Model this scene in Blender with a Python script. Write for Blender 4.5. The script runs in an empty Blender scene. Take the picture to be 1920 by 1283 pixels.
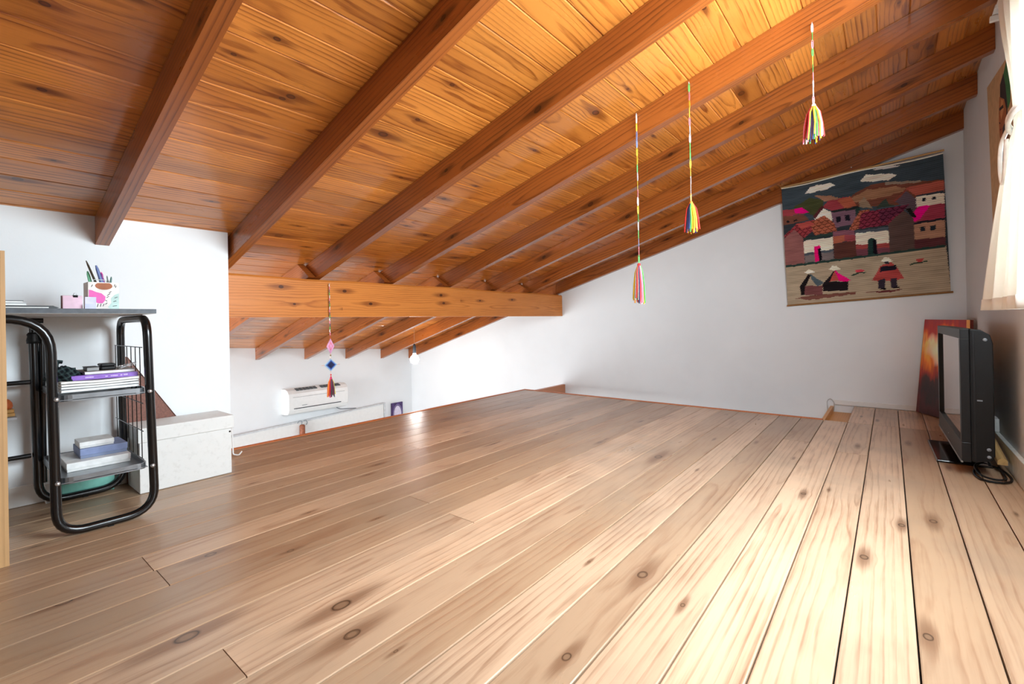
import bpy, math, random
from mathutils import Vector, Matrix, noise
random.seed(7)
SC = bpy.context.scene
COL = SC.collection
PI = math.pi

# ------------------------------------------------------------------ helpers
def lin(h):
    h = h.lstrip('#')
    o = []
    for i in (0, 2, 4):
        c = int(h[i:i+2], 16) / 255
        o.append(c / 12.92 if c <= 0.04045 else ((c + 0.055) / 1.055) ** 2.4)
    return (o[0], o[1], o[2], 1.0)

class MB:
    """collects shapes, built as one mesh object"""
    def __init__(s):
        s.v = []; s.f = []; s.m = []; s.uv = []; s.sm = []; s.at = []
    def add(s, vs, fs, mi=0, uvs=None, smooth=False, at=None):
        b = len(s.v)
        s.v += [tuple(p) for p in vs]
        for i, f in enumerate(fs):
            s.f.append([b + k for k in f]); s.m.append(mi); s.sm.append(smooth)
            s.uv.append(uvs[i] if uvs else [(vs[k][1], (vs[k][0] + vs[k][2]) * .9) for k in f]); s.at.append(at)
    def hexa(s, c, mi=0, at=None):
        # c: 8 corners, bottom ring then top ring
        s.add(c, [(3, 2, 1, 0), (4, 5, 6, 7), (0, 1, 5, 4), (1, 2, 6, 5), (2, 3, 7, 6), (3, 0, 4, 7)], mi, at=at)
    def box(s, x0, x1, y0, y1, z0, z1, mi=0, M=None):
        c = [(x0, y0, z0), (x1, y0, z0), (x1, y1, z0), (x0, y1, z0), (x0, y0, z1), (x1, y0, z1), (x1, y1, z1), (x0, y1, z1)]
        if M: c = [M @ Vector(p) for p in c]
        s.hexa(c, mi)
    def tube(s, pts, r, n=10, mi=0, caps=True, closed=False):
        P = [Vector(p) for p in pts]
        rs = r if isinstance(r, (list, tuple)) else [r] * len(P)
        N = len(P); rings = []
        prev = None
        for i in range(N):
            if closed:
                t = (P[(i + 1) % N] - P[i - 1])
            else:
                t = P[min(i + 1, N - 1)] - P[max(i - 1, 0)]
            t.normalize()
            if prev is None:
                a = Vector((0, 0, 1)) if abs(t.z) < .9 else Vector((1, 0, 0))
                u = t.cross(a).normalized()
            else:
                u = (prev - t * prev.dot(t)).normalized()
            prev = u; w = t.cross(u)
            rings.append([P[i] + (u * math.cos(2*PI*k/n) + w * math.sin(2*PI*k/n)) * rs[i] for k in range(n)])
        vs = [p for ring in rings for p in ring]; fs = []
        for i in range(N if closed else N - 1):
            j = (i + 1) % N
            for k in range(n):
                l = (k + 1) % n
                fs.append((i*n+k, i*n+l, j*n+l, j*n+k))
        s.add(vs, fs, mi, smooth=True)
        if caps and not closed:
            s.add(rings[0], [tuple(range(n))[::-1]], mi); s.add(rings[-1], [tuple(range(n))], mi)
    def lathe(s, prof, c=(0, 0, 0), n=20, mi=0, M=None):
        vs = []; fs = []
        for (r, z) in prof:
            for k in range(n):
                p = Vector((r*math.cos(2*PI*k/n), r*math.sin(2*PI*k/n), z))
                if M: p = M @ p
                vs.append(p + Vector(c))
        for i in range(len(prof) - 1):
            for k in range(n):
                l = (k + 1) % n
                fs.append((i*n+k, i*n+l, (i+1)*n+l, (i+1)*n+k))
        s.add(vs, fs, mi, smooth=True)
    def prism(s, poly, d, mi=0):
        # poly: 3D points, d: extrusion vector
        d = Vector(d); n = len(poly)
        a = [Vector(p) for p in poly]; b = [p + d for p in a]
        s.add(a + b, [tuple(range(n))[::-1], tuple(range(n, 2*n))] + [(i, (i+1) % n, n+(i+1) % n, n+i) for i in range(n)], mi)
    def build(s, name, mats, parent=None, bevel=0, seg=2, normals=True):
        me = bpy.data.meshes.new(name)
        me.from_pydata(s.v, [], s.f)
        uvl = me.uv_layers.new(name='wuv')
        flat = [c for f in s.uv for q in f for c in q]
        uvl.data.foreach_set('uv', flat)
        me.polygons.foreach_set('material_index', s.m)
        me.polygons.foreach_set('use_smooth', s.sm)
        if any(a is not None for a in s.at):
            for ai, an in enumerate(('rnd', 'k1', 'k2')):
                A = me.attributes.new(an, 'FLOAT_VECTOR', 'FACE')
                A.data.foreach_set('vector', [c for a in s.at for c in ((a[ai] if a else (0.5, .5, .5)))])
        for m in (mats if isinstance(mats, (list, tuple)) else [mats]): me.materials.append(m)
        me.validate(); me.update()
        if normals:
            import bmesh
            bm = bmesh.new(); bm.from_mesh(me); bmesh.ops.recalc_face_normals(bm, faces=bm.faces); bm.to_mesh(me); bm.free()
        o = bpy.data.objects.new(name, me); COL.objects.link(o)
        if parent: o.parent = parent
        if bevel:
            b = o.modifiers.new('bevel', 'BEVEL'); b.width = bevel; b.segments = seg; b.limit_method = 'ANGLE'; b.angle_limit = .6
        return o

def fillet(pts, R, n=7):
    P = [Vector(p) for p in pts]; out = [P[0]]
    for i in range(1, len(P) - 1):
        r = R[i-1] if isinstance(R, (list, tuple)) else R
        a = (P[i-1] - P[i]); b = (P[i+1] - P[i])
        ang = a.angle(b); t = min(r / math.tan(ang / 2), a.length * .49, b.length * .49)
        p0 = P[i] + a.normalized() * t; p1 = P[i] + b.normalized() * t
        for k in range(n + 1):
            q = k / n
            out.append(p0 * (1-q)**2 + P[i] * 2*q*(1-q) + p1 * q*q)
    out.append(P[-1]); return out

def tag(o, label, cat, group=None, kind=None):
    o['label'] = label; o['category'] = cat
    if group: o['group'] = group
    if kind: o['kind'] = kind
    return o
def thing(name, label, cat, loc=(0, 0, 0), rz=0, group=None):
    o = bpy.data.objects.new(name, None); COL.objects.link(o)
    o.location = loc; o.rotation_euler = (0, 0, rz); o.empty_display_size = .05
    return tag(o, label, cat, group)
def struct(o, label, cat): return tag(o, label, cat, kind='structure')

# ------------------------------------------------------------------ materials
class G:
    def __init__(s, name):
        s.mat = bpy.data.materials.new(name); s.mat.use_nodes = True
        s.nt = s.mat.node_tree; s.nt.nodes.clear()
        s.out = s.nt.nodes.new('ShaderNodeOutputMaterial')
    def n(s, t, **kw):
        x = s.nt.nodes.new(t)
        for k, v in kw.items(): setattr(x, k, v)
        return x
    def put(s, sock, val):
        if hasattr(val, 'is_output') or isinstance(val, bpy.types.NodeSocket): s.nt.links.new(val, sock)
        else: sock.default_value = val
    def m(s, op, a, b=0.0, c=None, clamp=False):
        x = s.n('ShaderNodeMath', operation=op, use_clamp=clamp)
        s.put(x.inputs[0], a); s.put(x.inputs[1], b)
        if c is not None: s.put(x.inputs[2], c)
        return x.outputs[0]
    def xyz(s, a, b, c):
        x = s.n('ShaderNodeCombineXYZ')
        for i, q in enumerate((a, b, c)): s.put(x.inputs[i], q)
        return x.outputs[0]
    def sep(s, v):
        x = s.n('ShaderNodeSeparateXYZ'); s.put(x.inputs[0], v); return x.outputs
    def noise(s, vec, scale=1.0, detail=2.0, rough=.5):
        x = s.n('ShaderNodeTexNoise'); s.put(x.inputs['Vector'], vec)
        x.inputs['Scale'].default_value = scale; x.inputs['Detail'].default_value = detail; x.inputs['Roughness'].default_value = rough
        return x.outputs['Fac']
    def mix(s, f, a, b, blend='MIX'):
        x = s.n('ShaderNodeMix', data_type='RGBA', blend_type=blend)
        s.put(x.inputs[0], f); s.put(x.inputs[6], a); s.put(x.inputs[7], b); return x.outputs[2]
    def ss(s, v, a, b, o0=0.0, o1=1.0, kind='SMOOTHSTEP'):
        x = s.n('ShaderNodeMapRange', interpolation_type=kind)
        s.put(x.inputs[0], v); x.inputs[1].default_value = a; x.inputs[2].default_value = b
        x.inputs[3].default_value = o0; x.inputs[4].default_value = o1; return x.outputs[0]
    def obj(s): return s.n('ShaderNodeTexCoord').outputs['Object']
    def geo(s): return s.n('ShaderNodeNewGeometry').outputs['Position']
    def attr(s, nm): return s.n('ShaderNodeAttribute', attribute_name=nm)
    def bump(s, h, dist=.001, strength=1.0):
        x = s.n('ShaderNodeBump'); s.put(x.inputs['Height'], h)
        x.inputs['Distance'].default_value = dist; x.inputs['Strength'].default_value = strength; return x.outputs[0]
    def bsdf(s, col, rough=.5, metal=0.0, spec=.5, normal=None, **kw):
        x = s.n('ShaderNodeBsdfPrincipled')
        s.put(x.inputs['Base Color'], col); s.put(x.inputs['Roughness'], rough); s.put(x.inputs['Metallic'], metal)
        s.put(x.inputs['Specular IOR Level'], spec)
        if normal is not None: s.put(x.inputs['Normal'], normal)
        for k, v in kw.items(): s.put(x.inputs[k], v)
        return x.outputs[0]
    def done(s, sh):
        s.nt.links.new(sh, s.out.inputs['Surface']); return s.mat

def plain(name, hexc, rough=.5, metal=0.0, var=.06, scale=30, spec=.5, bump=0.0, **kw):
    g = G(name); c = lin(hexc)
    n = g.noise(g.obj(), scale, 3)
    dark = tuple(max(0, q * (1 - var*2)) for q in c[:3]) + (1,)
    lite = tuple(min(1, q * (1 + var)) for q in c[:3]) + (1,)
    col = g.mix(g.ss(n, .3, .7), dark, lite)
    nm = g.bump(n, bump) if bump else None
    return g.done(g.bsdf(col, rough, metal, spec, nm, **kw))

def wood(name, light, dark, knotc, F=95, contrast=.8, fine=.35, blot=.35, rough=.4, varv=.3, alt=None, altf=.5, spec=.4, gap=None, worn=None, bumpd=.0006, coat=0.0, kin=None, coatr=.2):
    g = G(name)
    uv = g.n('ShaderNodeUVMap', uv_map='wuv').outputs[0]
    u, v, _ = g.sep(uv)
    rx, ry, rz = g.sep(g.attr('rnd').outputs['Vector'])
    ve = v; q_all = None; h_all = None
    for kn in ('k1', 'k2'):
        kx, ky, kr = g.sep(g.attr(kn).outputs['Vector'])
        du = g.m('SUBTRACT', u, kx); dv = g.m('SUBTRACT', v, ky)
        du2 = g.m('MULTIPLY', du, du); dv2 = g.m('MULTIPLY', dv, dv); r2 = g.m('MULTIPLY', kr, kr)
        r2 = g.m('MAXIMUM', r2, 1e-7)
        a = g.m('DIVIDE', g.m('ADD', g.m('MULTIPLY', du2, .09), g.m('MULTIPLY', dv2, .16)), r2)
        e = g.m('EXPONENT', g.m('MULTIPLY', a, -1.0))
        ve = g.m('SUBTRACT', ve, g.m('MULTIPLY', g.m('MULTIPLY', dv, e), .78))
        q = g.m('SQRT', g.m('DIVIDE', g.m('ADD', g.m('MULTIPLY', du2, .42), dv2), r2))
        hq = g.m('SQRT', g.m('DIVIDE', g.m('ADD', g.m('MULTIPLY', du2, .045), g.m('MULTIPLY', dv2, .9)), r2))
        off_ = g.m('MULTIPLY', g.m('LESS_THAN', kr, .0005), 100.0); q = g.m('ADD', q, off_); hq = g.m('ADD', hq, off_)
        h_all = hq if h_all is None else g.m('MINIMUM', h_all, hq)
        q_all = q if q_all is None else g.m('MINIMUM', q_all, q)
    ox = g.m('MULTIPLY', rx, 37.0); oy = g.m('MULTIPLY', ry, 53.0); oz = g.m('MULTIPLY', rz, 71.0)
    n1 = g.noise(g.xyz(g.m('ADD', g.m('MULTIPLY', u, 1.1), ox), g.m('ADD', g.m('MULTIPLY', v, 5.0), oy), oz), 1.0, 3)
    n2 = g.noise(g.xyz(g.m('ADD', g.m('MULTIPLY', u, 7.0), oy), g.m('ADD', g.m('MULTIPLY', v, 230.0), ox), oz), 1.0, 2)
    n3 = g.noise(g.xyz(g.m('ADD', g.m('MULTIPLY', u, 2.6), oz), g.m('ADD', g.m('MULTIPLY', v, 13.0), ox), oy), 1.0, 4, .6)
    v0 = g.m('MULTIPLY', g.m('SUBTRACT', ry, .5), .13)
    h = g.m('ADD', g.m('ADD', .012, g.m('MULTIPLY', rz, .05)), g.m('MULTIPLY', g.m('SUBTRACT', n1, .5), .11))
    dd = g.m('SUBTRACT', ve, v0)
    D = g.m('SQRT', g.m('ADD', g.m('MULTIPLY', dd, dd), g.m('MULTIPLY', h, h)))
    ph = g.m('ADD', g.m('MULTIPLY', D, F), g.m('MULTIPLY', g.m('SUBTRACT', n2, .5), .3))
    t = g.m('FRACT', ph)
    cr = g.n('ShaderNodeValToRGB'); g.put(cr.inputs[0], t)
    el = cr.color_ramp.elements
    el[0].position = 0; el[0].color = (.05, .05, .05, 1); el[1].position = 1; el[1].color = (.05, .05, .05, 1)
    for p, c in ((.45, .1), (.72, .5), (.86, 1.0), (.93, .75)):
        x = el.new(p); x.color = (c, c, c, 1)
    ring = cr.outputs[0]
    amp = g.ss(n3, .3, .75, .45, 1.1)
    f = g.m('ADD', g.m('MULTIPLY', g.m('MULTIPLY', ring, contrast), amp), g.m('MULTIPLY', g.m('SUBTRACT', n2, .5), fine))
    f = g.m('ADD', f, g.m('MULTIPLY', g.m('SUBTRACT', n3, .5), blot), clamp=True)
    L = lin(light); Dk = lin(dark)
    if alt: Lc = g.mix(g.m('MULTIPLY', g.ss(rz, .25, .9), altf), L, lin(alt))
    else: Lc = L
    col = g.mix(f, Lc, Dk)
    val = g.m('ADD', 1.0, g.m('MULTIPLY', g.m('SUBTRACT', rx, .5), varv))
    hs = g.n('ShaderNodeHueSaturation'); g.put(hs.inputs['Color'], col); g.put(hs.inputs['Value'], val); col = hs.outputs[0]
    if worn:
        w = g.noise(g.geo(), 1.6, 4, .6)
        col = g.mix(g.ss(w, .45, .72, 0, worn[1]), col, lin(worn[0]))
    qn = g.m('ADD', q_all, g.m('MULTIPLY', g.m('SUBTRACT', n3, .5), .5))
    hn = g.m('ADD', h_all, g.m('ADD', g.m('MULTIPLY', g.m('SUBTRACT', n2, .5), 1.3), g.m('MULTIPLY', g.m('SUBTRACT', n3, .5), 1.2)))
    halo = g.ss(hn, .5, 2.2, .8, 0.0)
    col = g.mix(halo, col, g.mix(.35, Dk, lin(knotc)))
    core = g.ss(qn, .7, 1.05, .93, 0.0)
    kr1 = g.m('SINE', g.m('MULTIPLY', q_all, 22.0))
    kcol = g.mix(g.ss(kr1, -1, 1, 0, .3), g.mix(g.ss(qn, .35, .8), lin(kin or knotc), lin(knotc)), Dk)
    col = g.mix(core, col, kcol)
    rg = g.m('ADD', rough, g.m('MULTIPLY', g.m('SUBTRACT', n3, .5), .18))
    hgt = g.m('ADD', g.m('MULTIPLY', ring, -.5), g.m('MULTIPLY', n2, .5))
    return g.done(g.bsdf(col, rg, 0.0, spec, g.bump(hgt, bumpd, .6), **({'Coat Weight': coat, 'Coat Roughness': coatr} if coat else {})))

def paint(name, hexc, rough=.75, grime=.05):
    g = G(name)
    n = g.noise(g.geo(), 90, 3); n2 = g.noise(g.geo(), 1.3, 4, .6)
    c = lin(hexc); d = tuple(q * (1 - grime) for q in c[:3]) + (1,)
    col = g.mix(g.ss(n2, .35, .7), c, d)
    return g.done(g.bsdf(col, rough, 0, .25, g.bump(n, .0006, .5)))

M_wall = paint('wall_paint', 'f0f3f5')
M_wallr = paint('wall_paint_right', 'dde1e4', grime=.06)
M_white = plain('white_gloss_paint', 'eeeeec', .4, var=.012)
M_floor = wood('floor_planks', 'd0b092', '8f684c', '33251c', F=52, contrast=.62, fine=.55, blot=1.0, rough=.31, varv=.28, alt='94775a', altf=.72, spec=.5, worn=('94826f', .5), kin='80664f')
M_ceil = wood('ceiling_boards', 'd98a3c', '7e390b', '241006', F=72, contrast=.85, fine=.4, blot=.8, rough=.30, varv=.40, alt='bd6f2a', spec=.5, kin='5e2c10', coat=.5, coatr=.16)
M_raft = wood('rafter_wood', 'a05824', '58270b', '1a0b05', F=60, contrast=.8, fine=.3, blot=.5, rough=.30, varv=.25, alt='8f4c1e', spec=.5, kin='3c1a0a', coat=.3, coatr=.2)
M_beam = wood('beam_wood', 'd5843c', 'a0531c', '2c130a', F=75, contrast=.75, fine=.25, blot=.4, rough=.42, varv=.1, alt='cc7c38', spec=.35)
M_trim = wood('edge_trim_wood', 'd0743a', '7a3a14', '2c130a', F=80, contrast=.4, rough=.4, varv=.1)
M_board = wood('pale_board', 'bd9668', '8a6844', '4a2a14', F=60, contrast=.45, blot=.5, rough=.5, varv=.1)
M_batten = wood('batten_wood', 'd9b176', 'b0824a', '5a3a1c', F=90, contrast=.4, rough=.55, varv=.1)
M_dark = plain('dark_gap', '1c140e', .9)
M_black = plain('black_tube', '0b0c0e', .22, var=.05, spec=.6)
M_blackpl = plain('black_plastic', '0b0c0e', .5, spec=.35, bump=.0002, scale=250)
M_charc = plain('charcoal_plastic', '121417', .42, spec=.4)
M_screen = plain('dark_glass_screen', '4a4b4e', .06, spec=1.0, var=.01, **{'Coat Weight': 1.0, 'Coat Roughness': .03})
M_silver = plain('silver_plastic', '8f9294', .3, .6)
M_steel = plain('grey_metal_tray', '8b9095', .32, .85)
M_chrome = plain('bolt_metal', 'd4d8dc', .35, .9)
M_top = plain('desktop_laminate', '4a5058', .5, var=.12, scale=60)
M_topu = plain('desktop_underside', 'd8d6d2', .6, var=.02)
M_paper = plain('white_paper', 'e9e9e6', .7, var=.02)
M_acw = plain('air_conditioner_shell', 'eff0ef', .35, var=.01)
M_acd = plain('dark_slot', '55585a', .6)
M_grey = plain('grey_plastic', '7f858c', .5)

# ------------------------------------------------------------------ the room: measures in metres
XR, YF, XE, XK, XV = 0.393, 4.25, -5.35, -2.57, -2.765     # right wall, far wall, eave wall, knee wall, void edge
YB = -2.4
LZ = -2.3                                                   # floor of the room below
NOK = (-100.0, 0.0, 0.01)
def zc(x, y):
    if x >= -2.76: return 1.14 + .2885 * (x + 2.57)
    e = .442 - .063 * (y - 1.884); t = (-2.76 - x) / (5.35 - 2.76)
    return (1.0852) * (1 - t) + e * t
def zb(x): return 1.876 + .2885 * (x - .393)
def rnd3(): return (random.random(), random.random(), random.random())

# floor -------------------------------------------------------------
fl = MB()
seams = [-.09 + .1245 * k for k in range(-22, 4)]
seams = [max(s, XV) for s in seams if s > XV - .1] + [XR]
joints = {}
def seg_of(x):
    for i in range(len(seams) - 1):
        if seams[i] <= x < seams[i+1]: return i
    return 0
for (x, y) in ((-1.704, .36), (-1.462, .365), (-1.343, 1.133), (-1.159, 1.113), (-.99, .36), (-.12, 2.775), (-.73, 3.0), (-2.0, 1.6), (-2.3, 2.4), (-.45, 2.9), (-2.6, 1.3)):
    joints.setdefault(seg_of(x), []).append(y)
known = {}
for (x, y, r) in ((-.512, 1.151, .014), (-1.188, .326, .018), (-1.024, .593, .017), (-1.579, .18, .012), (-.91, .551, .015), (-1.558, .49, .012),
                  (-.879, 2.185, .02), (.019, 1.918, .010), (.099, 2.013, .012), (-.065, 1.604, .011), (.052, 1.284, .010), (-.385, 1.085, .006),
                  (-2.175, 2.845, .012), (-1.39, .645, .008), (-1.7, 1.9, .011), (-1.24, 2.26, .009), (-2.4, 2.2, .011), (-1.9, 1.3, .010)):
    known.setdefault(seg_of(x), []).append((y, x, r))
for i in range(len(seams) - 1):
    a, b = seams[i], seams[i+1]
    yend = 3.575 if b < -.2 else 4.235
    cuts = sorted(joints.get(i, []) + ([3.575] if b > -.2 else []))
    ys = [YB] + [c for c in cuts if YB < c < yend] + [yend]
    # keep boards below three metres long
    for j in range(len(ys) - 1):
        y0, y1 = ys[j], ys[j+1]; R = rnd3()
        R = (min(1, .35 + R[0] * .75), R[1], R[2] * (.8 if a > -.1 else .4)) if a > -.45 else (R[0], R[1], min(1, max(0, min(.5, (-.35 - a) * .45)) + R[2] * .62))  # right planks lighter, worn; dimmer light on the left is put into plank tone
        ks = [k for k in known.get(i, []) if y0 < k[0] < y1]
        nseg = max(1, int((y1 - y0) / .9)); st = (y1 - y0) / nseg
        g = .0018 if a > -.75 else .0010; c = .0024; m = (a + b) / 2
        for q in range(nseg):
            p0, p1 = y0 + q * st, y0 + (q + 1) * st
            kk = [(k[0], k[1] - m, k[2]) for k in ks if p0 - .12 < k[0] < p1 + .12][:2]
            if len(kk) < 2 and random.random() < .45 and p1 - p0 > .4:
                kk.append((random.uniform(p0 + .15, p1 - .15), random.uniform(-.045, .045), random.choice((.004, .005, .007, .009))))
            while len(kk) < 2: kk.append(NOK)
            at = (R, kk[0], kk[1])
            e0 = g if q == 0 else 0; e1 = g if q == nseg - 1 else 0
            x0, x1, Y0, Y1 = a + g, b - g, p0 + e0, p1 - e1
            uvf = lambda pts: [(p[1], p[0] - m) for p in pts]
            T = [(x0 + c, Y0, 0), (x1 - c, Y0, 0), (x1 - c, Y1, 0), (x0 + c, Y1, 0)]
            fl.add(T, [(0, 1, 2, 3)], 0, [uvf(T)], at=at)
            for s_, xx, xi in ((0, x0, x0 + c), (1, x1, x1 - c)):
                Q = [(xx, Y0, -.0016), (xi, Y0, 0), (xi, Y1, 0), (xx, Y1, -.0016)]
                if s_: Q = Q[::-1]
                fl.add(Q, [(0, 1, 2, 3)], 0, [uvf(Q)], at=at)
                Q = [(xx, Y0, -.02), (xx, Y0, -.0016), (xx, Y1, -.0016), (xx, Y1, -.02)]
                if s_: Q = Q[::-1]
                fl.add(Q, [(0, 1, 2, 3)], 0, [uvf(Q)], at=at)
            if e0:
                Q = [(x0, Y0, -.02), (x1, Y0, -.02), (x1, Y0, 0), (x0, Y0, 0)]; fl.add(Q, [(0, 1, 2, 3)], 0, [uvf(Q)], at=at)
            if e1:
                Q = [(x1, Y1, -.02), (x0, Y1, -.02), (x0, Y1, 0), (x1, Y1, 0)]; fl.add(Q, [(0, 1, 2, 3)], 0, [uvf(Q)], at=at)
fl.box(XV, XR, YB, 3.574, -.14, -.012, 1)
fl.box(-.2155, XR, 3.574, YF, -.14, -.012, 1)
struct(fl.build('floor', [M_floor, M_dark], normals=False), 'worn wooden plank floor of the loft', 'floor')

# edge trims of the loft floor
t = MB(); t.box(XV - .034, XV - .001, .92, 3.61, -.16, .003, 0)
struct(t.build('trim_1', M_trim, bevel=.004), 'orange wooden edging along the open side of the loft floor', 'floor trim')
t = MB(); t.box(XV, -.345, 3.577, 3.605, -.16, .004, 0)
struct(t.build('trim_2', M_trim, bevel=.004), 'brown wooden edging along the far end of the loft floor', 'floor trim')
t = MB(); t.box(-2.775, -2.735, 3.612, YF - .001, -.16, -.022); struct(t.build('trim_3', wood('joist_wood', 'c8825c', '96583a', '4a2414', F=70, contrast=.4), bevel=.003), 'reddish brown joist end between loft floor and far wall', 'floor trim')
t = MB(); t.box(-.36, -.34, 3.61, YF - .002, -.16, -.012); t.box(-.34, -.2165, 3.80, YF - .003, -.09, -.055)
t.box(-.34, -.2165, 3.577, 3.80, -.12, -.075)
struct(t.build('trim_4', wood('gap_framing', 'f2ac5c', 'c47c34', '2c130a', F=80, contrast=.4), bevel=.002), 'orange brown framing inside the gap left by a missing floor board', 'floor trim')

# ceiling boards -----------------------------------------------------
RA = [(.449, .449), (.943, .967), (1.508, 1.508), (2.073, 2.064), (2.555, 2.625), (3.09, 3.20), (3.645, 3.752), (4.249, 4.249)]   # right edges of the rafters at the right wall, at the beam
LB = [(1.49, 1.56), (2.064, 2.183), (2.635, 2.727), (3.221, 3.257), (3.819, 3.78), (4.249, 4.249)]                                 # lower rafters: right edge at x = -3.59, at the eave
ce = MB()
bays = [YB, -1.8, -1.2, -.7, -.1] + [r[0] - .022 for r in RA[:7]] + [YF]
W = .1055
x = -.446
while x < XR: x += W
bx = []
while x > XE: bx.append(x); x -= W
bx.append(XE)
for i in range(len(bx) - 1):
    b, a = min(bx[i], XR), bx[i+1]
    if b - a < .005: continue
    Rb = rnd3()
    for j in range(len(bays) - 1):
        y0, y1 = bays[j], bays[j+1]
        if b < -2.8 and y1 < .9: continue
        if j % 3 == i % 3: Rb = rnd3()
        R = Rb; m = (a + b) / 2; c = .0035
        kk = []
        for _ in range(2):
            if random.random() < .22:
                kk.append((random.uniform(y0 + .09, y1 - .09), random.uniform(-.038, .038), random.choice((.006, .008, .011, .015))))
        while len(kk) < 2: kk.append(NOK)
        at = (R, kk[0], kk[1])
        P = lambda X, Y, d=0: (X, Y, zc(X, Y) + d)
        T = [P(a + c, y0), P(a + c, y1), P(b - c, y1), P(b - c, y0)]
        ce.add(T, [(0, 1, 2, 3)], 0, [[(p[1], p[0] - m) for p in T]], at=at)
        for s_, xx, xi in ((0, a, a + c), (1, b, b - c)):
            Q = [P(xx, y0, .004), P(xx, y1, .004), P(xi, y1), P(xi, y0)]
            if s_: Q = Q[::-1]
            ce.add(Q, [(0, 1, 2, 3)], 0, [[(p[1], p[0] - m) for p in Q]], at=at)
n0 = [(XR + .15, YB - .1), (XR + .15, YF + .15), (-2.76, YF + .15), (-2.76, YB - .1)]
ce.add([(X, Y, zc(X, Y) + .03) for X, Y in n0] + [(X, Y, zc(X, Y) + .12) for X, Y in n0], [(0, 1, 2, 3), (7, 6, 5, 4)] + [(i, (i+1) % 4, 4 + (i+1) % 4, 4 + i) for i in range(4)], 1)
for d_ in (.03, .12):
    gx, gy = 8, 8; vs = [(-2.76 - (XE * -1 + .2 - 2.76) * i / gx, YB - .1 + (YF + .25 - YB) * j / gy) for i in range(gx + 1) for j in range(gy + 1)]
    ce.add([(X, Y, zc(X, Y) + d_) for X, Y in vs], [(i*(gy+1)+j, i*(gy+1)+j+1, (i+1)*(gy+1)+j+1, (i+1)*(gy+1)+j) for i in range(gx) for j in range(gy)], 1)
struct(ce.build('ceiling', [M_ceil, M_dark], normals=False), 'sloping ceiling of varnished orange pine boards', 'ceiling')

# beams --------------------------------------------------------------
def wbeam(mb, ring, nseg, L, pk=.35, kr=(.008, .010, .013), kfix=None, mi=0, R=None):
    R = R or rnd3(); n = len(ring(0))
    for q in range(nseg):
        t0, t1 = q / nseg, (q + 1) / nseg
        A, B = [Vector(p) for p in ring(t0)], [Vector(p) for p in ring(t1)]
        for i in range(n):
            j = (i + 1) % n
            w = (A[j] - A[i]).length; off = (0, .21, 0, .33)[i % 4] if n == 4 else 0
            if n != 4 and (A[j] - A[i]).length < .05: off = .09
            ks = []
            if kfix is not None and i in kfix: ks = [k for k in kfix[i] if t0 * L - .1 < k[0] < t1 * L + .1][:2]
            elif w > .05 and random.random() < pk and L / nseg > .3:
                ks = [(random.uniform(t0 * L + .12, t1 * L - .12), off + random.uniform(-.35, .35) * w, random.choice(kr))]
            while len(ks) < 2: ks.append(NOK)
            mb.add([A[i], A[j], B[j], B[i]], [(0, 1, 2, 3)], mi, [[(t0*L, off - w/2), (t0*L, off + w/2), (t1*L, off + w/2), (t1*L, off - w/2)]], at=(R, ks[0], ks[1]))
    for tt in (0, 1):
        A = ring(tt); mb.add(A, [tuple(range(n)) if tt else tuple(range(n))[::-1]], mi, [[(p[1] * .05, p[2]) for p in A]], at=(R, NOK, NOK))

RL = ['dark brown rafter farthest left, its lower end butting into the white wall above the desk',
      'second rafter from the left, its lower end meeting the corner of the white wall',
      'third rafter from the left, rising from the cross beam with a dark scar halfway up',
      'fourth rafter from the left, with the coloured chains hanging on its face',
      'fifth rafter from the left, bright orange, just right of the hanging tassels',
      'sixth rafter from the left, its dark upper end beside the curtain rail',
      'seventh rafter from the left, second from the far wall, with a rough sawn face',
      'last rafter, lying flush against the far wall above the woven tapestry']
for i, (yr, yl) in enumerate(RA):
    XL = XK + .001 if i == 0 else (-2.88 if i < 7 else -2.80)
    x1 = XR - .001
    def ring(t, yr=yr, yl=yl, XL=XL, x1=x1):
        X = XL + (x1 - XL) * t; y = yl + (yr - yl) * (X + 2.755) / (XR + 2.755)
        z0, z1 = zb(X), zc(max(X, -2.76), y) - .002 + (0 if X >= -2.76 else .2885 * (X + 2.76))
        return [(X, y - .045, z1), (X, y - .045, z0), (X, y, z0), (X, y, z1)]
    mb = MB(); kf = None
    if i == 3: kf = {0: [(XL * -1 - .7, .0, .012), (2.15, -.02, .009)]}
    wbeam(mb, ring, 6, x1 - XL, .5)
    tag(mb.build('rafter', M_raft, bevel=.002), RL[i], 'rafter', 'rafters under the ceiling')
LL = ['short lower rafter behind the cross beam, cut off by the white wall corner',
      'short lower rafter behind the cross beam, second from the white wall corner',
      'short lower rafter behind the cross beam, directly left of the pink yarn charm',
      'short lower rafter behind the cross beam, fourth from the white wall corner',
      'short lower rafter behind the cross beam, just left of the hanging light bulb',
      'short lower rafter lying against the far wall behind the light bulb']
for i, (ym, ye) in enumerate(LB):
    XA = -2.75 if i < 5 else -2.803
    cut = .14 if i < 5 else 0
    ya = RA[i + 2][1] - .049 if i < 5 else 4.249
    def ring(t, ya=ya, ye=ye, XA=XA, cut=cut):
        X = XA + (XE + .001 - XA) * t; y = ya + (ye - ya) * (X + 2.75) / (XE + 2.75)
        z0_ = zc(X, y) - .124; X0 = X; X = X - cut * (1 - t); z1 = zc(X, y) - .002
        return [(X, y, z1), (X0, y, z0_), (X0, y - .045, z0_), (X, y - .045, z1)]
        return [(X, y, z1), (X, y, z1 - .122), (X, y - .045, z1 - .122), (X, y - .045, z1)]
    mb = MB(); wbeam(mb, ring, 4, 2.45, .5)
    tag(mb.build('lower_rafter', M_raft, bevel=.002), LL[i], 'rafter', 'short rafters behind the cross beam')

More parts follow.
